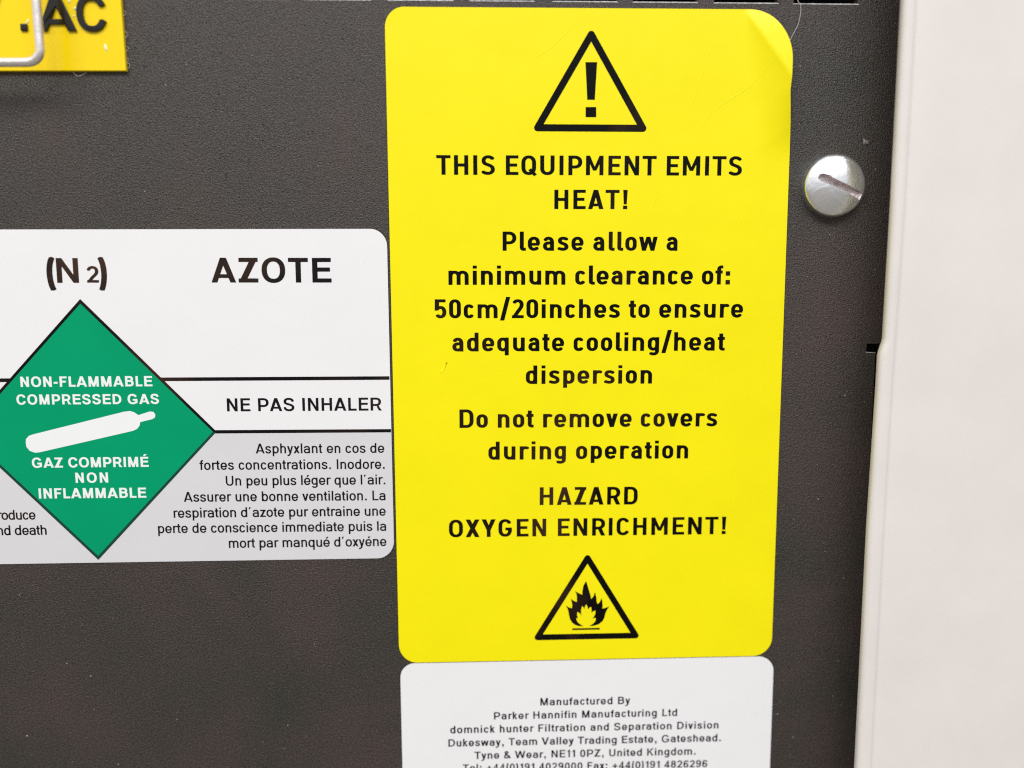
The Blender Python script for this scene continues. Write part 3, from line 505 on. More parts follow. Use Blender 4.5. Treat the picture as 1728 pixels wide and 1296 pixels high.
  'd': '465 38 58|200,-8 180,-5 140,7 96,31 64,60 42,88 24,124 9,168 2,208 0,256 3,312 10,348 23,388 41,424 68,460 100,487 140,508 184,521 232,525 280,521 324,509 327,512 328,699 464,699 465,0 328,0 324,6 276,-7 232,-10|231,100 252,102 272,111 288,124 301,140 311,160 320,188 325,216 327,256 325,296 319,328 310,356 299,376 287,392 272,404 252,413 232,415 212,413 192,404 178,392 166,376 155,356 146,328 140,296 138,256 140,216 145,188 154,160 164,140 176,124 192,111 212,102',
  'e': '480 38 38|204,-8 163,0 132,12 104,28 72,54 47,84 30,112 18,140 8,176 2,216 0,256 3,308 12,356 25,392 43,424 72,460 104,487 145,508 192,521 244,525 292,521 340,506 380,484 412,456 437,424 458,384 471,344 478,296 479,240 474,224 460,208 459,192 456,187 148,187 147,184 150,172 169,136 192,113 216,103 248,100 276,107 296,120 308,132 328,168 336,166 356,175 372,178 396,177 421,168 436,156 445,144 449,132 457,128 443,100 424,72 400,47 368,23 336,7 296,-5 256,-10|140,288 144,286 336,286 341,288 335,324 327,348 315,372 304,387 290,400 276,408 244,415 220,413 208,410 192,402 177,388 167,376 154,352 146,328',
  'f': '285 6 6|76,0 74,4 74,400 72,405 4,405 0,407 0,512 4,515 74,516 74,572 82,608 90,628 101,644 112,657 132,674 160,688 196,698 280,700 284,699 285,676 293,664 297,648 295,632 285,612 285,592 280,590 220,589 215,580 212,568 212,516 272,515 276,513 276,408 272,405 212,404 211,0',
  'g': '465 38 58|192,-208 140,-198 112,-188 81,-172 60,-157 43,-140 40,-116 45,-96 56,-82 71,-72 88,-65 108,-62 128,-65 148,-71 176,-90 200,-98 252,-99 284,-92 308,-77 322,-56 326,-40 327,16 324,21 280,9 236,5 180,10 140,21 104,40 64,73 43,100 23,136 10,176 3,216 0,264 2,312 11,356 23,392 45,432 68,460 96,484 136,507 176,519 240,525 284,520 324,509 328,514 332,515 464,514 465,-24 463,-56 456,-84 447,-104 435,-124 416,-146 392,-166 364,-183 332,-196 276,-208 240,-210|218,116 248,117 264,121 287,136 300,152 311,172 319,196 325,228 327,264 325,304 320,332 311,356 301,376 289,392 274,404 252,413 232,415 212,413 191,404 176,392 164,376 154,356 145,332 140,304 138,268 140,224 146,196 156,168 165,152 187,128 200,121',
  'h': '430 58 58|0,0 0,696 4,700 136,700 139,516 204,525 244,524 284,517 312,508 348,489 372,470 395,444 412,416 421,392 427,364 430,328 430,4 428,0 292,0 291,348 281,380 265,400 252,408 240,412 212,415 184,411 165,400 151,384 138,352 137,0',
  'i': '138 58 58|0,0 0,512 4,515 136,515 138,512 137,0|0,592 0,698 4,700 136,700 138,696 136,590 4,590',
  'k': '425 58 6|0,0 0,696 4,700 136,700 138,696 138,356 140,349 224,512 228,515 404,515 410,512 236,308 425,0 243,0 160,220 138,192 137,0',
  'l': '138 58 58|0,0 0,696 4,700 136,700 138,696 138,4 136,0',
  'm': '710 58 58|0,0 0,513 4,515 136,515 184,524 232,524 268,520 300,511 332,496 356,481 372,492 396,505 432,518 472,524 520,524 560,518 592,508 617,496 651,472 675,444 690,420 700,396 708,360 710,324 709,0 572,0 572,324 570,352 561,380 548,398 528,410 504,415 472,412 456,405 448,399 433,376 423,340 423,0 287,0 286,324 284,352 275,380 260,400 244,410 220,415 188,413 164,400 154,388 147,376 138,344 137,0',
  'n': '430 58 58|0,0 0,513 4,515 136,515 168,522 200,525 244,524 292,514 320,504 349,488 374,468 398,440 410,420 420,394 428,360 430,324 429,0 292,0 291,348 281,380 265,400 252,408 240,412 212,415 184,411 165,400 151,384 138,352 137,0',
  'o': '480 38 38|208,-8 184,-5 148,5 108,25 70,56 44,88 24,124 10,168 3,208 0,252 3,308 13,356 24,390 43,424 68,457 100,485 144,508 188,521 240,525 288,521 336,508 376,487 408,460 437,424 458,384 469,352 477,312 480,256 477,204 468,160 456,124 438,92 410,56 380,31 339,8 296,-5 244,-10|239,100 260,102 276,107 300,123 314,140 325,160 334,188 340,216 342,256 340,296 334,328 326,352 313,376 299,392 276,408 260,413 240,415 220,413 204,408 181,392 167,376 154,352 146,328 140,296 138,256 140,216 146,188 155,160 166,140 179,124 193,112 216,103',
  'p': '465 58 38|0,-204 0,513 4,515 132,515 136,515 140,508 184,521 232,525 284,520 328,507 368,484 400,456 426,420 442,388 454,352 463,304 465,256 463,212 455,164 441,124 423,88 398,56 365,28 324,6 280,-6 232,-10 184,-6 140,7 138,4 138,-204|231,100 252,102 272,111 288,124 301,140 311,160 320,188 325,216 327,256 325,296 319,328 310,356 299,376 287,392 272,404 252,413 232,415 212,413 192,404 178,392 166,376 155,356 146,328 140,296 138,256 140,216 145,188 154,160 164,140 176,124 192,111 212,102',
  'r': '275 58 6|0,0 0,513 4,515 136,515 176,523 204,525 252,523 292,514 315,496 325,476 326,464 324,452 312,432 296,420 272,412 248,411 232,414 208,415 180,410 168,403 157,392 149,380 143,364 138,340 137,0',
  's': '430 38 38|180,-8 132,2 96,17 64,36 41,56 19,84 6,112 2,132 10,148 24,164 40,174 64,180 88,179 104,174 121,164 136,151 141,136 148,126 168,111 196,102 232,101 264,108 276,114 287,124 291,140 290,156 285,168 279,176 259,188 188,216 110,240 80,254 52,274 26,304 11,340 7,380 10,408 22,440 41,464 70,488 101,504 136,516 176,523 220,525 284,520 316,512 344,500 379,476 404,444 414,420 420,392 413,388 400,371 384,360 364,353 340,351 316,357 292,373 284,376 277,400 267,408 236,414 196,414 168,408 150,396 145,384 148,360 155,348 164,342 244,316 324,286 358,268 384,248 410,216 425,180 430,136 426,108 412,76 392,52 363,28 333,12 296,0 256,-8 216,-10',
  't': '262 6 18|196,0 156,7 124,20 96,42 75,72 67,96 63,120 63,400 60,405 4,405 0,408 0,513 62,516 64,650 196,651 200,649 201,516 256,515 262,512 262,408 260,405 256,405 204,405 201,400 201,128 204,112 208,110 262,108 262,88 274,68 275,48 272,36 262,20 261,0',
  'u': '430 58 58|176,-8 144,-2 116,8 76,30 56,46 36,69 19,96 8,124 2,152 0,188 0,512 4,515 132,515 138,512 140,164 148,136 164,115 188,103 220,100 244,104 264,114 277,128 292,160 292,513 296,515 428,515 430,512 429,0 292,0 260,-7 228,-10',
  'v': '455 6 6|156,0 1,512 4,515 152,515 155,512 224,265 228,257 300,514 452,515 454,512 300,4 296,0',
  'w': '690 6 6|120,0 1,512 4,515 144,515 147,512 200,260 280,515 408,515 412,512 488,264 492,267 544,515 688,514 569,0 440,0 436,4 344,299 253,0',
  'x': '450 6 6|0,0 139,256 1,512 4,515 168,515 224,415 280,515 444,515 448,513 311,256 449,0 280,0 224,100 168,0',
  'y': '455 6 6|44,-205 16,-189 1,-172 -6,-152 -5,-140 -1,-128 8,-115 30,-100 31,-96 52,-93 76,-86 95,-76 109,-64 131,-40 147,-16 161,12 1,512 4,515 152,515 155,512 228,262 232,260 308,525 312,527 436,503 440,500 302,16 305,0 296,-2 291,-20 271,-60 245,-100 216,-132 188,-156 148,-180 112,-194 76,-202',
 },
 'arx': {
  '-': '265 32 32|0,212 0,337 265,336 264,211 4,210',
  'A': '700 10 10|0,0 260,697 264,700 436,700 440,696 698,0 528,0 480,124 224,124 220,124 218,120 170,0|263,240 437,240 352,462 348,464',
  'B': '560 70 42|0,0 0,698 4,700 308,700 348,698 396,688 428,675 459,656 485,632 506,604 521,572 529,540 532,500 529,468 524,448 508,408 489,380 510,360 533,328 548,296 557,260 560,220 557,176 547,140 530,104 504,72 480,51 451,32 404,13 364,4 312,0|159,128 332,129 348,133 368,142 381,152 390,164 400,196 402,220 400,244 396,260 388,276 378,288 362,300 332,309 160,310 158,308|158,440 160,439 304,439 328,440 344,445 352,449 363,460 372,484 373,524 364,548 358,556 347,564 324,571 160,572 158,568',
  'C': '640 42 24|268,-8 240,-3 196,10 144,36 100,72 71,104 45,144 24,192 11,236 3,288 0,348 2,404 11,460 26,512 44,554 68,592 104,632 144,663 188,687 244,704 292,711 348,711 404,704 465,684 504,663 544,632 579,592 602,556 620,516 605,508 596,495 584,483 556,470 528,466 508,469 488,476 472,472 458,504 440,530 424,548 408,561 384,574 364,580 340,583 304,583 280,579 264,574 240,561 224,548 206,528 191,504 176,472 166,436 160,400 158,352 160,300 167,260 177,224 192,193 205,172 224,151 244,136 264,126 284,120 308,117 344,117 368,121 389,128 408,139 428,156 446,176 460,200 476,236 492,232 512,239 532,242 560,238 588,224 600,213 608,200 622,196 624,192 607,152 585,116 556,80 515,44 475,20 420,0 368,-10 304,-12',
  'D': '595 70 42|0,0 0,698 4,700 208,700 288,695 348,682 384,670 420,653 468,623 515,580 550,532 576,476 590,416 594,384 594,316 584,252 564,195 550,168 532,141 492,97 445,60 388,32 348,18 288,5 248,1|159,128 232,129 260,131 296,139 332,153 363,172 388,196 408,224 423,256 433,296 437,348 434,400 423,444 405,480 376,516 344,540 300,560 276,566 236,571 164,572 160,572 158,568',
  'E': '545 70 24|0,0 0,698 4,700 536,699 536,572 164,572 160,572 158,568 158,436 160,432 500,432 504,432 507,428 507,308 504,304 160,304 158,300 158,132 160,128 544,127 545,0',
  'F': '480 70 24|0,0 0,698 4,700 476,700 480,696 478,572 164,572 160,572 158,568 158,416 160,414 416,414 418,288 412,286 160,286 158,280 157,0',
  'G': '670 42 70|332,-12 300,-11 256,-5 216,5 184,18 140,42 112,64 87,88 62,120 45,148 25,192 15,224 7,260 2,304 0,352 3,408 10,456 25,508 44,551 64,582 100,624 144,660 184,682 224,697 284,709 348,712 404,707 448,696 508,671 548,644 582,612 612,573 631,540 630,536 620,532 608,511 588,494 564,484 536,481 500,489 488,485 472,513 452,538 436,553 419,564 392,576 372,581 344,584 308,583 284,578 264,571 240,558 224,544 206,524 188,497 176,468 168,440 161,400 158,348 163,280 170,248 188,203 212,167 242,140 276,124 312,117 344,116 384,121 436,143 511,160 512,208 520,212 519,228 516,230 356,231 355,356 668,358 670,96 670,92 649,68 636,60 620,53 499,24 472,12 432,-1 392,-9',
  'I': '158 70 70|0,0 0,698 4,700 156,700 158,696 158,4 156,0',
  'L': '445 70 24|0,0 0,698 4,700 156,700 158,696 160,128 444,127 445,0',
  'M': '680 70 70|0,0 0,698 4,700 192,700 340,236 488,700 676,700 680,696 678,0 524,0 520,280 416,4 412,0 268,0 264,4 160,278 158,268 157,0',
  'N': '560 70 70|0,0 0,698 4,700 160,700 164,700 168,696 400,284 402,288 402,696 404,700 408,700 556,700 560,696 558,0 396,0 392,3 160,415 158,408 157,0',
  'O': '670 42 42|328,-12 264,-7 204,10 148,37 99,76 60,124 36,165 17,216 4,280 0,352 4,420 19,488 35,532 63,580 100,624 148,663 204,690 264,707 336,712 404,707 468,689 520,664 570,624 610,576 635,532 652,484 666,420 670,348 666,280 653,216 635,168 608,121 571,76 520,36 464,9 404,-7|335,116 372,119 404,128 424,139 447,156 468,180 486,212 500,248 509,292 512,348 509,404 500,448 486,488 467,520 446,544 424,561 402,572 372,581 336,584 296,581 268,573 244,561 224,545 203,520 184,488 170,448 161,404 158,348 161,292 170,248 184,212 202,180 224,155 244,140 268,127 296,119',
  'P': '560 70 24|0,0 0,698 4,700 284,700 336,697 394,684 432,669 468,647 503,616 528,582 546,544 557,504 560,456 557,412 547,372 525,328 504,300 468,269 432,247 388,230 332,219 288,216 160,216 158,212 157,0|159,344 312,346 336,351 364,366 385,388 395,408 400,428 402,456 400,488 394,508 387,524 375,540 348,560 312,570 160,572 158,568',
  'R': '610 70 10|0,0 0,698 4,700 292,700 344,697 392,687 428,674 474,648 509,616 530,588 546,556 558,512 561,464 558,428 549,392 530,352 501,316 473,292 446,276 447,272 489,152 609,0 412,0 328,240 324,243 158,240 157,0|158,372 164,370 320,371 340,376 368,388 380,400 390,412 401,444 403,472 401,496 396,516 388,532 378,544 356,560 320,570 160,572 158,568',
  'S': '570 42 42|276,-12 224,-7 172,5 124,25 84,49 50,80 24,115 7,152 2,184 8,187 24,210 46,224 76,232 104,230 124,223 148,205 156,203 161,184 169,168 191,144 208,133 230,124 256,118 284,116 316,118 344,124 364,130 384,141 403,160 409,172 412,188 408,216 402,232 393,244 380,254 356,266 256,303 148,335 108,352 72,376 39,412 30,428 14,468 9,524 14,560 31,600 56,633 96,664 135,684 184,700 236,709 284,712 332,710 384,702 428,689 468,669 496,648 509,636 533,604 549,568 557,532 547,528 531,508 508,494 484,488 456,489 432,497 412,510 404,510 401,512 396,536 388,551 376,564 360,573 316,582 284,584 252,582 228,577 204,569 190,560 174,544 169,532 167,520 170,492 176,477 188,464 212,452 316,421 432,378 472,358 504,335 520,320 547,284 564,240 570,184 564,144 546,104 517,68 482,40 440,18 392,1 340,-9',
  'Z': '560 24 24|0,0 0,126 64,128 68,132 291,568 288,572 284,572 18,572 17,696 20,700 556,700 560,696 558,572 496,572 493,568 268,128 556,128 560,124 558,0',
  'É': '545 70 24|0,0 0,698 4,700 536,699 536,572 164,572 160,572 158,568 158,436 160,432 500,432 504,432 507,428 507,308 504,304 160,304 158,300 158,132 160,128 544,127 545,0|200,750 197,752 199,756 263,884 458,884 308,751',
 },
}



def glyph(font, ch):
    head, *loops = GLYPHS[font][ch].split('|')
    w, l, r = (float(v) for v in head.split())
    return w, l, r, [[tuple(float(q) for q in p.split(',')) for p in lp.split()] for lp in loops]


def area(lp):
    return sum(a[0] * b_[1] - b_[0] * a[1] for a, b_ in zip(lp, lp[1:] + lp[:1])) / 2


def inside(pt, lp):
    c = False
    for (x0, y0), (x1, y1) in zip(lp, lp[1:] + lp[:1]):
        if (y0 > pt[1]) != (y1 > pt[1]) and pt[0] < x0 + (pt[1] - y0) * (x1 - x0) / (y1 - y0):
            c = not c
    return c


TRI = {}


def glyph_mesh(font, ch):
    if (font, ch) in TRI:
        return TRI[font, ch]
    w, l, r, loops = glyph(font, ch)
    loops = [lp for lp in loops if abs(area(lp)) > 60]
    depth = [sum(inside(lp[0], o) for o in loops if o is not lp) for lp in loops]
    verts, faces = [], []
    for lp, d in zip(loops, depth):
        if d % 2: continue
        holes = [o for o, dd in zip(loops, depth) if dd == d + 1 and inside(o[0], lp)]
        grp = [lp] + holes
        base = len(verts)
        t = tessellate_polygon([[Vector((x, y, 0)) for x, y in g_] for g_ in grp])
        for g_ in grp: verts += g_
        faces += [tuple(base + i for i in f) for f in t if len(set(f)) == 3]
    TRI[font, ch] = (w, l, r, verts, faces)
    return TRI[font, ch]


def text_line(spec, y, m, parent, name='text_line', thick=0.0):
    font, s, x0, z0, width, ang, cap, asp = spec
    sy = cap / 700.0
    sx = sy * asp
    # ink runs from the first glyph's left edge to the last one's right edge; tracking takes up the difference
    adv, n = 0.0, len(s)
    SP = 232 if font == 'din' else 275
    for i, ch in enumerate(s):
        if ch == ' ':
            adv += SP
        else:
            w, l, r = glyph_mesh(font, ch)[:3]
            adv += w + (l if i else 0) + (r if i < n - 1 else 0)
    track = (width / sx - adv) / (n - 1) if n > 1 else 0.0
    if n == 1:
        sx = width / glyph_mesh(font, s)[0]
    elif abs(track) > 60 and font != 'ar':
        sx *= 1.0
    x = 0.0
    V, Fc = [], []
    ca, sa = math.cos(ang), math.sin(ang)
    for i, ch in enumerate(s):
        if ch == ' ':
            x += SP + track
            continue
        w, l, r, vs, fs = glyph_mesh(font, ch)
        if i: x += l
        base = len(V)
        for gx, gy in vs:
            u, v = (x + gx) * sx, gy * sy
            V.append(P3(x0 + u * ca - v * sa, z0 + u * sa + v * ca, y))
        Fc += [tuple(base + q for q in f) for f in fs]
        x += w + r + track
    Fc = facing(V, Fc)
    o = mesh_obj(name, V, Fc, m, parent)
    if thick:
        md = o.modifiers.new('solid', 'SOLIDIFY')
        md.thickness = thick * MM
        md.offset = 1.0
        bv = o.modifiers.new('bev', 'BEVEL')
        bv.width = 0.26 * MM
        bv.segments = 4
        for p_ in o.data.polygons: p_.use_smooth = True
        bv.limit_method = 'ANGLE'
        bv.angle_limit = math.radians(50)
    return o


# ------------------------------------------------------------------ the sheet-metal panel
T = 1.6                                     # sheet thickness, mm
panel = tag(empty('equipment_panel'), 'charcoal grey powder coated steel panel carrying all the labels', 'panel')
SL = [[[-20.605, 59.385], [-9.768, 59.349]], [[-6.516, 59.363], [4.326, 59.365]], [[7.185, 59.347], [18.14, 59.349]], [[21.11, 59.323], [32.11, 59.315]], [[34.885, 59.277], [46.021, 59.26]]]
# outline of the panel, with the square notch in its right edge and the vent slots as holes
outline = [(-175, -175), (51.95, -175), (52.1, -0.95), (50.4, -0.87), (50.4, 0.71), (54.1, 0.71), (54.1, 175), (-175, 175)]
slots = []
pitch = 13.75
for k in range(-9, 5):
    # the row of slots runs on to the left beyond the picture's top edge
    if k >= 0:
        (xa, za), (xb, zb) = SL[k]
    else:
        (xa, za), (xb, zb) = SL[0]
        xa, xb = xa + pitch * k, xb + pitch * k
    zz = (za + zb) / 2
    slots.append((xa, zz, xb, zz + 4.2))
slots = [s_ for s_ in slots if s_[0] > -60 or True]


def sheet_with_holes(name, out, holes, m, parent):
    pts, edges = [], []
    def loop(lp):
        b0 = len(pts)
        pts.extend(Vector(p) for p in lp)
        edges.extend((b0 + i, b0 + (i + 1) % len(lp)) for i in range(len(lp)))
    loop(out)
    for h in holes: loop(h)
    vo, eo, fo, *_ = delaunay_2d_cdt(pts, edges, [], 0, 1e-6)
    keep = []
    for f in fo:
        c = sum((vo[i] for i in f), Vector((0, 0))) / len(f)
        if inside(c, out) and not any(inside(c, h) for h in holes):
            keep.append(tuple(f))
    V = [P3(v.x, v.y, 0) for v in vo]
    keep = facing(V, keep)
    o = mesh_obj(name, V, keep, m, parent)
    md = o.modifiers.new('thickness', 'SOLIDIFY')
    md.thickness = T * MM
    md.offset = -1.0
    return o


BV = 0.22
holes = [[(a - BV, c - BV), (b_ + BV, c - BV), (b_ + BV, d + BV), (a - BV, d + BV)] for a, c, b_, d in slots]
sheet_with_holes('sheet', outline, holes, powder, panel)
for (a, c, b_, d), h in zip(slots, holes):
    # chamfered rim of one punched slot, its lower edge paler
    i_ = [(a, c), (b_, c), (b_, d), (a, d)]
    V = [P3(x, z, -0.012) for x, z in h] + [P3(x, z, 0.16) for x, z in i_] + [P3(x, z, T) for x, z in i_]
    Fs = []
    for k in range(4):
        q = (k + 1) % 4
        Fs += [(k, q, 4 + q, 4 + k), (4 + k, 4 + q, 8 + q, 8 + k)]
    mesh_obj('vent_slot', V, Fs[2:], powder, panel)
    mesh_obj('pale_slot_edge', V, Fs[:2], pale_edge, panel)
# pale edge along the bottom of the notch
mesh_obj('pale_notch_edge', [P3(50.4, -0.78, -0.006), P3(52.1, -0.86, -0.006), P3(52.1, -0.98, -0.02), P3(50.4, -0.93, -0.02)], [(0, 3, 2, 1)], pale_edge, panel)
# dark interior behind the panel, seen through the slots, the notch and the gap beside the edge
slab('inner_baffle', [(-175, -175), (56, -175), (56, 175), (-175, 175)], 22, 20, black_in, panel)
# the frame behind the panel's right edge
slab('edge_flange', [(51.0, -175), (60.5, -175), (60.5, 175), (51.0, 175)], 4.6, 2.2, black_in, panel)
# folded lip of the panel's right edge below the notch
slab('folded_lip', [(53.3, -175), (60, -175), (60, -1.4), (53.3, -1.4)], 2.0, 0.5, powder, panel, bev=0.4)

# ------------------------------------------------------------------ white cabinet edge, standing proud on the right
cab = tag(empty('white_cabinet', (0.055, -0.009, 0)), 'off white cabinet side with a rounded lip, right of the charcoal panel', 'cabinet')


# cross-section (x, y) of the rolled edge: return flange, rounded lip, shallow groove, flat face
def cab_section(x0):
    sec = [(x0 + 9.0, 4.0), (x0 + 3.2, -4.6), (x0 + 1.3, -6.2), (x0 + 0.5, -6.8), (x0 + 0.12, -7.4), (x0, -7.9)]
    for i in range(9):
        t = math.radians(180 - 90 * i / 8)
        sec.append((x0 + 0.95 + 0.95 * math.cos(t), -8.3 - 0.8 * math.sin(t)))
    return sec


ZS = [175, 60, 25, 7.3, 2.3, 1.5, 0.8, 0.0, -0.7, -6, -31, -175]
XS = [49.45, 49.36, 49.38, 49.22, 49.20, 49.08, 48.85, 48.62, 48.48, 48.45, 48.06, 48.12]


XG = [51.35, 51.28, 51.20, 50.97, 50.88, 50.86, 50.84, 50.81, 50.79, 50.70, 50.55, 50.50]


def strip(name, fn, smooth=True):
    V, Fs = [], []
    for z, x0, xg in zip(ZS, XS, XG):
        sec = fn(x0, xg)
        V.extend(P3(x, z, y) for x, y in sec)
    n = len(sec)
    for j in range(len(ZS) - 1):
        for i in range(n - 1):
            Fs.append((j * n + i, j * n + i + 1, (j + 1) * n + i + 1, (j + 1) * n + i))
    return mesh_obj(name, V, Fs, plastic_w, cab, smooth=smooth)


strip('rolled_lip', lambda x0, xg: cab_section(x0) + [(xg - 0.45, -9.08), (xg - 0.15, -9.0), (xg + 0.1, -8.80)])
strip('side_face', lambda x0, xg: [(xg + 0.1, -8.80), (xg + 0.45, -8.56), (xg + 0.9, -8.62), (xg + 1.6, -8.86), (xg + 2.6, -8.95), (xg + 4.5, -8.99), (80, -8.99), (160, -8.99)])

edge_dark, nt, b = mat('dark_label_edge')
setp(b, color=(0.008, 0.007, 0.006), rough=0.5)  # near-black for the thin line around each label


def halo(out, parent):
    """dark line just outside the outline of a label"""
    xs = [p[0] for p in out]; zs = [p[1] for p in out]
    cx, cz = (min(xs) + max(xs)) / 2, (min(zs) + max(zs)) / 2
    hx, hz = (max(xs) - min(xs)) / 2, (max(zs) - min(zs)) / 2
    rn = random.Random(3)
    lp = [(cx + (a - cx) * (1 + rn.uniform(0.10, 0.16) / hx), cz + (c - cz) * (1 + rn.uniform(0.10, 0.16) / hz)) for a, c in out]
    flat('dark_edge_line', [lp], -0.006, edge_dark, parent)


# ------------------------------------------------------------------ yellow heat warning label
W2, H2 = 35.0, 58.123
wl = tag(empty('warning_label', (0, -0.0002, 0)), 'tall yellow warning label about heat and oxygen, top right corner lifting', 'label')
CA, CB = Vector((26.518, 57.748)), Vector((35.014, 45.065))
cdir = (CB - CA).normalized()
cnor = Vector((-cdir.y, cdir.x))
if cnor.x < 0: cnor = -cnor
YL = -0.16                                  # front of the label, mm


def lift(x, z):
    """how far the lifted corner of the label stands off the panel, mm"""
    p = Vector((x, z)) - CA
    t = p.dot(cdir) / (CB - CA).length
    s_ = p.dot(cnor)
    tc_ = max(0.0, min(1.35, t))
    top = 2.8 * (tc_ ** 0.9)
    fade = max(0.0, min(1.0, (t - 0.95) / 0.75))
    top *= 1 - fade * fade * (3 - 2 * fade)
    wd = 0.4 + 8.0 * tc_
    if s_ < 0:
        q = max(0.0, 1 + s_ / wd)
        return top * q ** 1.6 * (1.0 if t < 1.35 else 1)
    return top + 0.10 * s_ * min(1.0, tc_ * 3) * (1 - fade)


def sub_sheet(name, out, m, parent, y0, lifted=None, step=1.4, fine=0.45, box=None):
    pts = [Vector(p) for p in out]
    n = len(pts)
    edges = [(i, (i + 1) % n) for i in range(n)]
    xs = [p[0] for p in out]; zs = [p[1] for p in out]
    def add(st, cond):
        x = min(xs) + st / 2
        while x < max(xs):
            z = min(zs) + st / 2
            while z < max(zs):
                if cond(x, z) and inside((x, z), inner): pts.append(Vector((x, z)))
                z += st
            x += st
    cx, cz = (min(xs) + max(xs)) / 2, (min(zs) + max(zs)) / 2
    inner = [(cx + (a - cx) * 0.992, cz + (c - cz) * 0.995) for a, c in out]
    if box:
        add(fine, lambda x, z: x > box[0] and z > box[1])
        add(step, lambda x, z: not (x > box[0] and z > box[1]))
    else:
        add(step, lambda x, z: True)
    vo, eo, fo, *_ = delaunay_2d_cdt(pts, edges, [], 1, 1e-6)
    V = [P3(v.x, v.y, y0 - (lifted(v.x, v.y) if lifted else 0)) for v in vo]
    Fs = facing(V, [tuple(f) for f in fo])
    o = mesh_obj(name, V, Fs, m, parent, smooth=True)
    md = o.modifiers.new('thickness', 'SOLIDIFY')
    md.thickness = 0.13 * MM
    md.offset = -1.0
    ev = o.evaluated_get(bpy.context.evaluated_depsgraph_get())
    nm = bpy.data.meshes.new_from_object(ev)
    o.modifiers.clear()
    o.data = nm
    nm.set_sharp_from_angle(angle=math.radians(40))
    return o


yl_out = rrect(-W2, -H2, W2, H2, [(3.2, 3.4), (7.7, 8.3), (3.6, 3.6), (3.4, 3.6)])
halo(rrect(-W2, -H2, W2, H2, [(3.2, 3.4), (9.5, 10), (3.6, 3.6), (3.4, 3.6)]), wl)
dense = []
for (x0, z0), (x1, z1) in zip(yl_out, yl_out[1:] + yl_out[:1]):
    k_ = max(1, int(math.hypot(x1 - x0, z1 - z0) / 0.8))
    dense += [(x0 + (x1 - x0) * i / k_, z0 + (z1 - z0) * i / k_) for i in range(k_)]
yl_out = dense
# the vinyl keeps its length, so the lifted corner draws in a little
yl_out = [(a - lift(a, c) * (a + 18) / 137, c - lift(a, c) * (c - 10) / 137) for a, c in yl_out]
sub_sheet('vinyl_sheet', yl_out, yellow, wl, YL, lift, 2.5, 0.45, (14, 30))
YI = YL - 0.012
for sp_ in [
    ('din', 'THIS EQUIPMENT EMITS', -26.709, 30.469, 53.36, -0.00266, 3.327, 1.0),
    ('din', 'HEAT!', -6.261, 24.63, 12.849, -0.00257, 3.309, 1.0),
    ('din', 'Please allow a', -15.332, 17.464, 30.886, -0.00272, 3.32, 1.0),
    ('din', 'minimum clearance of:', -24.885, 11.569, 49.976, -0.00268, 3.364, 1.0),
    ('din', '50cm/20inches to ensure', -27.415, 5.716, 55.011, -0.00324, 3.345, 1.0),
    ('din', 'adequate cooling/heat', -24.366, -0.175, 48.823, -0.00367, 3.347, 1.0),
    ('din', 'dispersion', -11.317, -6.089, 22.737, -0.00501, 3.327, 1.0),
    ('din', 'Do not remove covers', -23.264, -13.947, 46.72, -0.00415, 3.36, 1.0),
    ('din', 'during operation', -18.13, -19.84, 36.401, -0.00467, 3.338, 1.0),
    ('din', 'HAZARD', -8.834, -28.365, 17.964, -0.00679, 3.331, 1.0),
    ('din', 'OXYGEN ENRICHMENT!', -25.43, -34.198, 51.06, -0.00268, 3.317, 1.0),
]:
    text_line(sp_, YI, ink, wl)


def rounded_tri(pts, w):
    """outline and hole of a triangular band of width w with rounded outer corners"""
    P = [Vector(p) for p in pts]
    c = sum(P, Vector((0, 0))) / 3
    outer, inner = [], []
    for i in range(3):
        p, a, b_ = P[i], P[i - 1], P[(i + 1) % 3]
        d1, d2 = (a - p).normalized(), (b_ - p).normalized()
        n1 = Vector((-d1.y, d1.x));  n1 = -n1 if n1.dot(c - p) > 0 else n1
        n2 = Vector((-d2.y, d2.x));  n2 = -n2 if n2.dot(c - p) > 0 else n2
        a1 = math.atan2(n1.y, n1.x); a2 = math.atan2(n2.y, n2.x)
        while a2 - a1 > math.pi: a2 -= 2 * math.pi
        while a2 - a1 < -math.pi: a2 += 2 * math.pi
        for k in range(9):
            t = a1 + (a2 - a1) * k / 8
            outer.append((p.x + w / 2 * math.cos(t), p.y + w / 2 * math.sin(t)))
        bis = (d1 + d2).normalized()
        sn = math.sin(math.acos(max(-1, min(1, d1.dot(d2)))) / 2)
        q = p + bis * (w / 2 / sn)
        inner.append((q.x, q.y))
    return outer, inner


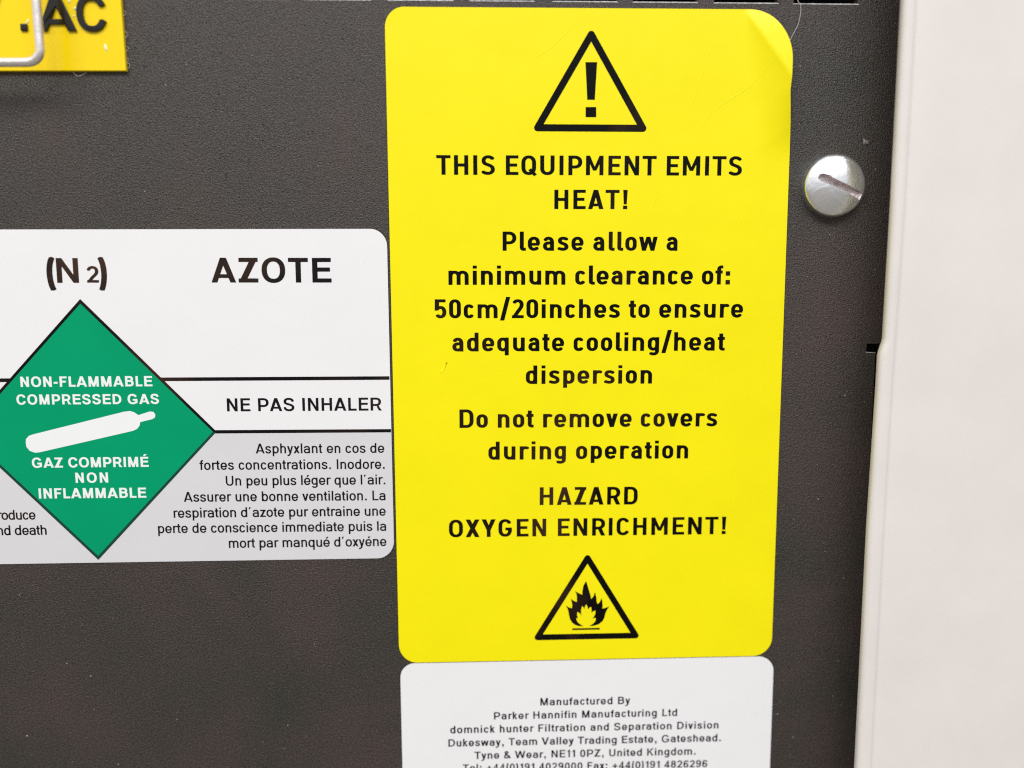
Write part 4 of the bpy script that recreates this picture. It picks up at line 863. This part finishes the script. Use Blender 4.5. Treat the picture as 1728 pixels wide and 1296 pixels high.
for pts, w_, nm in (([(0.015, 53.835), (-9.179, 38.396), (9.108, 38.338)], 1.21, 'general'), ([(0.008, -38.507), (-9.242, -53.641), (9.147, -53.642)], 1.12, 'fire')):
    o_, i_ = rounded_tri(pts, w_)
    flat('warning_triangle', [o_, i_], YI, ink, wl)
tri_list = [o for o in wl.children if o.name.startswith('warning_triangle')]
tag(tri_list[0], 'black triangle outline around an exclamation mark')
tag(tri_list[1], 'black triangle outline around a flame')
ex = flat('exclamation_mark', [[(-0.961, 49.303), (1.059, 49.313), (0.7, 43.073), (-0.602, 43.068)]], YI, ink, tri_list[0])
ex2 = flat('exclamation_dot', [[(-0.881, 41.873), (0.956, 41.879), (0.97, 40.176), (-0.87, 40.171)]], YI, ink, tri_list[0])
fl = [(-0.221, -42.866), (-0.517, -43.396), (-0.759, -43.885), (-0.89, -44.658), (-0.953, -45.532), (-1.609, -45.21), (-2.292, -44.803), (-2.017, -45.344), (-1.919, -45.911), (-1.941, -46.928), (-2.556, -46.634), (-3.13, -46.256), (-2.868, -46.883), (-2.784, -47.451), (-2.849, -48.13), (-3.369, -47.937), (-4.052, -47.57), (-3.682, -48.073), (-3.502, -48.714), (-3.362, -49.569), (-3.154, -50.284), (-2.81, -50.86), (-2.26, -51.34), (-1.506, -51.597), (-0.615, -51.643), (-1.096, -51.391), (-1.715, -50.88), (-1.992, -50.306), (-2.021, -49.964), (-1.678, -50.084), (-1.859, -49.597), (-1.888, -49.17), (-1.794, -48.817), (-1.383, -49.08), (-0.942, -49.614), (-1.109, -49.184), (-1.141, -48.474), (-0.954, -47.697), (-0.707, -47.914), (-0.513, -48.272), (-0.434, -47.848), (-0.191, -47.385), (0.085, -47.858), (0.184, -48.356), (0.414, -48.048), (0.728, -47.898), (0.827, -48.368), (0.805, -49.049), (1.144, -48.729), (1.554, -48.637), (1.558, -49.092), (1.357, -49.657), (1.046, -50.192), (1.36, -50.084), (1.661, -50.061), (1.57, -50.658), (1.163, -51.149), (0.686, -51.468), (0.344, -51.633), (1.235, -51.578), (2.192, -51.311), (2.873, -50.754), (3.21, -50.119), (3.407, -49.268), (3.675, -48.562), (4.147, -47.861), (3.533, -48.105), (2.851, -48.292), (2.873, -47.696), (2.839, -46.986), (2.668, -46.204), (2.36, -46.978), (1.981, -47.368), (1.773, -46.967), (1.669, -45.974), (1.43, -45.051), (1.19, -45.824), (0.757, -46.382), (0.574, -45.531), (0.225, -44.395)]
flp = [tuple(v) for v in fl]
f1 = flat('flame', [flp], YI, ink, tri_list[1])
f2 = flat('flame_base_line', [[(-2.763, -52.001), (2.404, -52.015), (2.407, -52.343), (-2.762, -52.344)]], YI, ink, tri_list[1])

# hairs and creases trapped under the vinyl show as low ridges
for pts in [[(-1.391, 57.846), (-2.595, 56.011), (-4.813, 53.487), (-7.851, 50.951), (-9.881, 49.97), (-11.708, 49.377)], [(21.802, 57.909), (21.295, 53.835), (19.774, 48.943), (17.856, 42.823), (16.113, 37.245), (14.924, 34.436)], [(13.34, 30.201), (11.936, 26.956), (10.411, 24.307), (8.37, 20.624)], [(6.678, 5.232), (6.901, 4.387), (7.128, 3.329)], [(7.507, -1.131), (7.731, -1.879), (7.955, -2.628)], [(8.548, -6.706), (8.788, -8.432), (8.711, -10.593)], [(33.105, 51.754), (32.313, 50.77), (30.125, 48.205), (27.32, 45.233), (23.553, 42.842), (21.007, 41.046), (18.48, 38.249), (16.982, 35.543)]]:
    sp_ = spline(pts, 8)
    V3 = [P3(p.x, p.y, YL + 0.075 - lift(p.x, p.y)) for p in sp_]
    tube('trapped_hair_ridge', V3, 0.11 * MM, yellow, wl, seg=10, taper=lambda t: 0.55 + 0.45 * math.sin(math.pi * t))
mk = [P3(a, c, YL + 0.05) for a, c in [(-26.357, -3.857), (-25.709, -2.801), (-25.382, -2.061)]]
tube('dent_mark', mk, 0.16 * MM, yellow, wl, seg=8)

# ------------------------------------------------------------------ nitrogen gas label (white, left)
gl = tag(empty('gas_label', (-0.07, -0.0002, -0.008)), 'white nitrogen gas label with a green diamond, left of the yellow label', 'label')
YG = -0.14
XL = -141.9
g_out = rrect(XL, -37.95, -35.48, 21.30, [(3.0, 3.2), (2.9, 3.0), (3.1, 3.2), (3.0, 3.2)])
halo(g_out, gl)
slab('vinyl_sheet', g_out, -0.01, YG, white_v, gl)
YG1 = YG - 0.010
# grey lower field: same outline below the second rule
gb = [p for p in g_out if p[1] < -14.3]
i0 = max(range(len(gb)), key=lambda i: gb[i][1] if gb[i][0] < -100 else -99)
gb2 = [(XL + 0.02, -14.25)] + [(max(XL + 0.02, min(-35.5, a)), max(-37.93, c)) for a, c in gb] + [(-35.5, -14.25)]
flat('grey_field', [gb2], YG1, grey_v, gl)
Dm = [(-88.72, 9.412), (-66.449, -14.158), (-88.671, -37.42), (-110.708, -13.847)]
Di = [(-88.724, 8.613), (-67.076, -14.184), (-88.654, -36.678), (-110.034, -13.854)]
YG2 = YG - 0.020
flat('rule_line', [[(XL + .02, -4.25), (-35.60, -4.50), (-35.60, -5.13), (XL + .02, -4.90)]], YG2, ink_line, gl)
flat('rule_line', [[(-66.9, -13.90), (-35.53, -14.03), (-35.53, -14.62), (-66.9, -14.50)]], YG2, ink_line, gl)
flat('rule_line', [[(XL + .02, -13.60), (-110.4, -13.75), (-110.4, -14.35), (XL + .02, -14.2)]], YG2, ink_line, gl)
YG3 = YG - 0.030
dia = flat('hazard_diamond', [Dm], YG3, ink_line, gl)
tag(dia, 'green diamond with a white gas cylinder symbol and white words')
YG4 = YG - 0.040
flat('lower_border', [[Dm[3], (-66.55, -14.25), Dm[2]]], YG4, dark_green, dia)
flat('green_field', [Di], YG - 0.050, green, dia)
flat('gas_cylinder_symbol', [[(-99.876, -15.753), (-99.778, -15.142), (-99.219, -14.562), (-98.429, -14.305), (-82.443, -10.429), (-81.403, -10.306), (-80.642, -10.552), (-79.975, -11.063), (-77.919, -10.419), (-77.277, -10.505), (-76.995, -11.012), (-77.129, -11.542), (-77.611, -11.803), (-79.713, -12.315), (-79.852, -12.899), (-80.303, -13.508), (-81.102, -13.873), (-97.641, -17.567), (-98.419, -17.612), (-99.296, -17.281), (-99.808, -16.554)]], YG - 0.060, white_ink, dia)
for sp_ in [
    ('arx', 'NON-FLAMMABLE', -99.971, -5.875, 22.781, -0.0029, 1.819, 1.0),
    ('arx', 'COMPRESSED GAS', -100.896, -8.987, 24.663, -0.0041, 1.785, 1.0),
    ('arx', 'GAZ COMPRIMÉ', -99.088, -20.338, 20.407, -0.00294, 1.82, 1.0),
    ('arx', 'NON', -91.691, -23.156, 5.726, -0.00314, 1.839, 1.0),
    ('arx', 'INFLAMMABLE', -98.314, -25.94, 18.886, -0.00466, 1.848, 1.0),
]:
    text_line(sp_, YG - 0.060, white_ink, dia)
for sp_ in [
    ('arm', '(', -94.176, 12.211, 1.561, -0.00384, 4.238, 1.0),
    ('arm', 'N', -92.414, 12.204, 3.732, -0.00402, 4.239, 1.0),
    ('arm', ')', -85.348, 12.176, 1.517, -0.00461, 4.245, 1.0),
    ('arb', 'AZOTE', -66.045, 12.149, 20.77, -0.00404, 4.268, 1.0),
]:
    text_line(sp_, YG2, ink_soft, gl, 'text_line')
for sp_ in [
    ('ar', 'Asphyxlant en cos de', -59.72, -18.211, 22.902, -0.00568, 1.806, 0.94),
    ('ar', 'fortes concentrations. Inodore.', -69.775, -21.1, 32.962, -0.00543, 1.812, 0.94),
    ('ar', 'Un peu plus léger que l´air.', -65.262, -24.034, 28.488, -0.00393, 1.823, 0.94),
    ('ar', 'Assurer une bonne ventilation. La', -72.881, -26.902, 36.071, -0.00521, 1.83, 0.94),
    ('ar', 'respiration d´azote pur entraine une', -74.829, -29.832, 38.005, -0.00339, 1.838, 0.94),
    ('ar', 'perte de conscience immediate puis la', -77.76, -32.649, 40.945, -0.00347, 1.834, 0.94),
    ('ar', 'mort par manqué d´oxyéne', -65.273, -35.582, 28.445, -0.0026, 1.847, 0.94),
    ('ar', 'can produce', -111.276, -29.749, 12.083, -0.00348, 1.822, 0.94),
    ('ar', 'and death', -107.514, -32.589, 10.063, -0.00407, 1.83, 0.94),
    ('arm', '2', -87.317, 12.214, 2.022, -0.00396, 2.852, 1.0),
    ('arm', 'NE PAS INHALER', -64.421, -10.547, 27.383, -0.00365, 2.336, 1.0),
]:
    text_line(sp_, YG2, ink_soft, gl)

# ------------------------------------------------------------------ maker's label (white, below the yellow one)
ml = tag(empty('maker_label', (0, -0.0002, -0.07)), 'white manufacturer address label directly below the yellow label', 'label')
m_out = rrect(-34.85, -98.0, 35.50, -58.30, [(2.7, 2.7), (2.9, 2.9), (3, 3), (3, 3)])
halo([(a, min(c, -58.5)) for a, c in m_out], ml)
slab('vinyl_sheet', m_out, -0.01, -0.12, white_v, ml)
for sp_ in [
    ('arm', 'Manufactured By', -8.725, -67.107, 17.037, -0.0047, 1.48, 1.0),
    ('arm', 'Parker Hannifin Manufacturing Ltd', -17.471, -69.71, 34.765, -0.00291, 1.474, 1.0),
    ('arm', 'domnick hunter Filtration and Separation Division', -25.739, -72.291, 51.028, -0.00439, 1.492, 1.0),
    ('arm', 'Dukesway, Team Valley Trading Estate, Gateshead.', -26.122, -74.949, 51.939, -0.00343, 1.498, 1.0),
    ('arm', 'Tyne & Wear, NE11 0PZ, United Kingdom.', -21.236, -77.584, 42.258, -0.00393, 1.504, 1.0),
    ('arm', 'Tel: +44(0)191 4029000 Fax: +44(0)191 4826296', -23.464, -80.039, 46.783, -0.00624, 1.45, 1.0),
]:
    text_line(sp_, -0.132, ink_soft, ml)

# ------------------------------------------------------------------ amber voltage plate, top left
vp = tag(empty('voltage_plate', (-0.09, -0.0005, 0.05)), 'amber yellow voltage plate with raised black letters, top left', 'sign')
pl_out = [(-150, 47.0), (-78.30, 47.40), (-78.60, 70.0), (-150, 70.0)]
slab('plate', pl_out, -0.01, -0.7, plate_y, vp, bev=0.08)
for sp_ in [
    ('arm', 'V', -104.093, 53.494, 6.193, 0.00614, 5.661, 1.0),
    ('arm', '.', -94.994, 53.55, 1.165, 0.00601, 5.667, 1.0),
    ('arm', 'A', -92.084, 53.567, 6.278, 0.00621, 5.673, 1.0),
    ('arm', 'C', -85.671, 53.606, 4.862, 0.00617, 5.678, 1.0),
]:
    text_line(sp_, -0.70, ink_thick, vp, 'raised_letter', thick=0.40)


def blob(name, x, z, rx, rz, h, y, m, parent, rot=0.0):
    V, Fs = [P3(x, z, y - h)], []
    rings, seg = 5, 14
    for r in range(1, rings + 1):
        f = r / rings
        for k in range(seg):
            t = 2 * math.pi * k / seg
            a, c = rx * f * math.cos(t), rz * f * math.sin(t)
            V.append(P3(x + a * math.cos(rot) - c * math.sin(rot), z + a * math.sin(rot) + c * math.cos(rot), y - h * math.sqrt(max(0, 1 - f * f))))
    for k in range(seg): Fs.append((0, 1 + k, 1 + (k + 1) % seg))
    for r in range(rings - 1):
        for k in range(seg):
            a = 1 + r * seg
            Fs.append((a + k, a + seg + k, a + seg + (k + 1) % seg, a + (k + 1) % seg))
    V2 = V
    out = []
    for f in Fs:
        n_ = (V[f[1]] - V[f[0]]).cross(V[f[2]] - V[f[0]])
        out.append(f if n_.y < 0 else tuple(reversed(f)))
    return mesh_obj(name, V2, out, m, parent, smooth=True)


for x, z, rx, rz, rot in ((-81.39, 51.08, 0.26, 0.62, 0.25), (-86.0, 57.27, 0.32, 0.22, 0.3), (-86.29, 56.05, 0.2, 0.16, 0), (-93.9, 55.1, 0.18, 0.5, -0.5), (-91.0, 55.8, 0.2, 0.5, -0.4), (-91.9, 57.9, 0.2, 0.7, -0.2), (-86.9, 58.4, 0.2, 0.3, 0)):
    blob('clear_film_blister', x, z, rx, rz, 0.16, -0.70, clear, vp, rot)
rs = [(-87.403, 47.382), (-87.044, 46.904), (-86.672, 46.618), (-86.077, 46.717), (-85.469, 47.007), (-85.051, 47.392)]
tube('adhesive_bead', [P3(a, c, -0.06) for a, c in rs], 0.10 * MM, glue, vp, seg=8)
rnd = random.Random(4)
for z in (56.9, 53.6, 51.2, 49.4, 48.4):
    x = -78.35
    pts = [P3(x - .1, z + .4, -0.05), P3(x + rnd.uniform(.2, .5), z + rnd.uniform(.1, .3), -0.05), P3(x + rnd.uniform(.2, .5), z - .3, -0.05), P3(x - .1, z - rnd.uniform(.5, .8), -0.05)]
    tube('adhesive_bead', pts, 0.08 * MM, glue, vp, seg=6)

# ------------------------------------------------------------------ bent wire clip in front of the plate
wc = tag(empty('wire_clip', (-0.09, -0.005, 0.05)), 'bent nickel wire clip standing in front of the amber voltage plate', 'clip')
wp = [(x, -5.0, z) for x, z in ((-89.75, 75.0), (-89.80, 66.0), (-89.86, 57.0), (-89.85, 53.4), (-89.80, 50.4))]
cx, cz, rr = -92.0, 49.7, 2.25
for i in range(1, 9):
    t = math.radians(0 - 90 * i / 9)
    wp.append((cx + rr * math.cos(t), -5.0, cz + rr * math.sin(t)))
wp += [(-92.1, -5.0, 47.43), (-94.46, -5.0, 47.41), (-98.0, -5.0, 47.38), (-104.0, -5.0, 47.33), (-112.0, -5.0, 47.3)]
# the far leg turns back towards the panel out of the picture
wp += [(-113.6, -4.4, 47.3), (-114.2, -3.0, 47.3), (-114.3, -0.6, 47.3)]
wpts = [Vector((x * MM, y * MM, z * MM)) for x, y, z in wp]
tube('wire', wpts, 0.70 * MM, wire_m, wc, seg=20)

# ------------------------------------------------------------------ slotted screw
SX, SZ = 42.75, 28.5
sc_ = tag(empty('slotted_screw', (SX * MM, 0, SZ * MM)), 'zinc plated slotted screw with a domed head at the panel edge', 'screw')
HR, HH = 5.42, 3.0
prof = [(0.0, HH), ]
for i in range(1, 15):
    f = i / 14
    prof.append((4.8 * f, HH - 1.0 * f ** 2.0))
prof += [(5.08, HH - 1.16), (5.26, HH - 1.38), (5.38, HH - 1.65), (HR - .02, HH - 2.0), (HR - .02, 0.0)]
bm = bmesh.new()
seg = 72
rings = []
for r, h in prof:
    if r == 0:
        rings.append([bm.verts.new(P3(SX, SZ, -h))])
    else:
        rings.append([bm.verts.new(P3(SX + r * math.cos(2 * math.pi * k / seg), SZ + r * math.sin(2 * math.pi * k / seg), -h)) for k in range(seg)])
for k in range(seg):
    bm.faces.new((rings[0][0], rings[1][(k + 1) % seg], rings[1][k]))
for j in range(1, len(rings) - 1):
    for k in range(seg):
        bm.faces.new((rings[j][k], rings[j][(k + 1) % seg], rings[j + 1][(k + 1) % seg], rings[j + 1][k]))
bm.faces.new(list(reversed(rings[-1])))
bmesh.ops.recalc_face_normals(bm, faces=bm.faces)
me = bpy.data.meshes.new('head')
bm.to_mesh(me); bm.free()
me.materials.append(zinc); me.materials.append(slot_m)
head = bpy.data.objects.new('head', me)
COL.objects.link(head)
ang = math.atan2(26.466 - 29.865, 46.562 - 38.734)
ca, sa = math.cos(ang), math.sin(ang)
# cutter: slightly ragged slot that stops short of the left rim
cut = bmesh.new()
rnd = random.Random(8)
top, bot = [], []
NX = 16
for i in range(NX + 1):
    u = -3.8 + 8.5 * i / NX
    wob = rnd.uniform(-0.06, 0.06)
    hw = 0.40 if i == 0 else 0.64
    top.append((u, hw + wob + (0.16 if i in (1, 2, 3) else 0)))
    bot.append((u, -hw + rnd.uniform(-0.06, 0.06)))
lp = top + list(reversed(bot))
vf, vb = [], []
for u, v in lp:
    x, z = SX + 0.1 + u * ca - v * sa, SZ - 0.1 + u * sa + v * ca
    vf.append(cut.verts.new(P3(x, z, -4.5)))
    vb.append(cut.verts.new(P3(x - 0.0, z, -(HH - 1.25))))
cut.faces.new(vf)
cut.faces.new(list(reversed(vb)))
for i in range(len(lp)):
    j = (i + 1) % len(lp)
    cut.faces.new((vf[j], vf[i], vb[i], vb[j]))
bmesh.ops.recalc_face_normals(cut, faces=cut.faces)
cme = bpy.data.meshes.new('cut'); cut.to_mesh(cme); cut.free()
cme.materials.append(slot_m)
co = bpy.data.objects.new('cut', cme); COL.objects.link(co)
bo = head.modifiers.new('slot', 'BOOLEAN')
bo.operation = 'DIFFERENCE'; bo.object = co; bo.solver = 'EXACT'; bo.material_mode = 'TRANSFER'
dg = bpy.context.evaluated_depsgraph_get()
nme = bpy.data.meshes.new_from_object(head.evaluated_get(dg))
head.modifiers.clear()
head.data = nme
bpy.data.objects.remove(co)
nme.polygons.foreach_set('use_smooth', [True] * len(nme.polygons))
try:
    nme.set_sharp_from_angle(angle=math.radians(28))
except Exception:
    pass
head.parent = sc_
head.matrix_parent_inverse = Matrix.Translation(-sc_.location)

# ------------------------------------------------------------------ small things on the panel
hp = spline([(34.926, 60.899), (35.381, 59.744), (35.933, 58.781), (36.03, 57.619), (35.643, 55.674), (34.877, 54.11), (34.398, 53.131)], 8)
hr = tube('stray_hair', [P3(p.x, p.y, -0.12) for p in hp], 0.075 * MM, hair_m, None, seg=6)
tag(hr, 'thin grey hair curving from the vent slots to the yellow label corner', 'hair')
CXp, CZp = 48.4, 36.1
V = [P3(CXp - .35, CZp + .75, -0.05), P3(CXp - .1, CZp + .35, -0.25), P3(CXp + .45, CZp + .3, -0.12), P3(CXp + .5, CZp - .3, -0.22), P3(CXp - .3, CZp - .45, -0.05), P3(CXp - .15, CZp - .1, -0.3), P3(CXp - .4, CZp + .1, -0.02)]
fk = mesh_obj('paint_flake', V, [(0, 1, 6), (1, 2, 3, 5), (1, 5, 6), (6, 5, 4), (5, 3, 4)], chip_m)
tag(fk, 'tiny curled grey flake stuck on the panel above the screw', 'flake')
rnd = random.Random(21)
bm = bmesh.new()
cnt = 0
while cnt < 150:
    x, z = rnd.uniform(-112, 52), rnd.uniform(-92, 59)
    if (-36 < x < 36 and -99 < z < 59) or (x < -34 and -39 < z < 22) or (x < -77.5 and z > 46.5):
        continue
    s_ = rnd.choice((0.05, 0.06, 0.07, 0.08, 0.11)) * rnd.uniform(0.8, 1.2)
    a = rnd.uniform(0, 6.28)
    c_ = P3(x, z, -0.05)
    q = [c_ + Vector((math.cos(a + t) * s_ * f * MM, -rnd.uniform(0.0, 0.04) * MM, math.sin(a + t) * s_ * MM)) for t, f in ((0, 1.5), (1.6, 1), (3.1, 1.4), (4.7, .8))]
    t_ = bm.verts.new(c_ + Vector((0, -0.07 * MM, 0)))
    vs = [bm.verts.new(p) for p in q]
    for k in range(4):
        bm.faces.new((t_, vs[k], vs[(k + 1) % 4]))
    cnt += 1
bmesh.ops.recalc_face_normals(bm, faces=bm.faces)
me = bpy.data.meshes.new('dust'); bm.to_mesh(me); bm.free(); me.materials.append(dust_m)
ds = bpy.data.objects.new('dust', me); COL.objects.link(ds)
tag(ds, 'fine pale dust specks scattered over the charcoal panel', 'dust', kind='stuff')
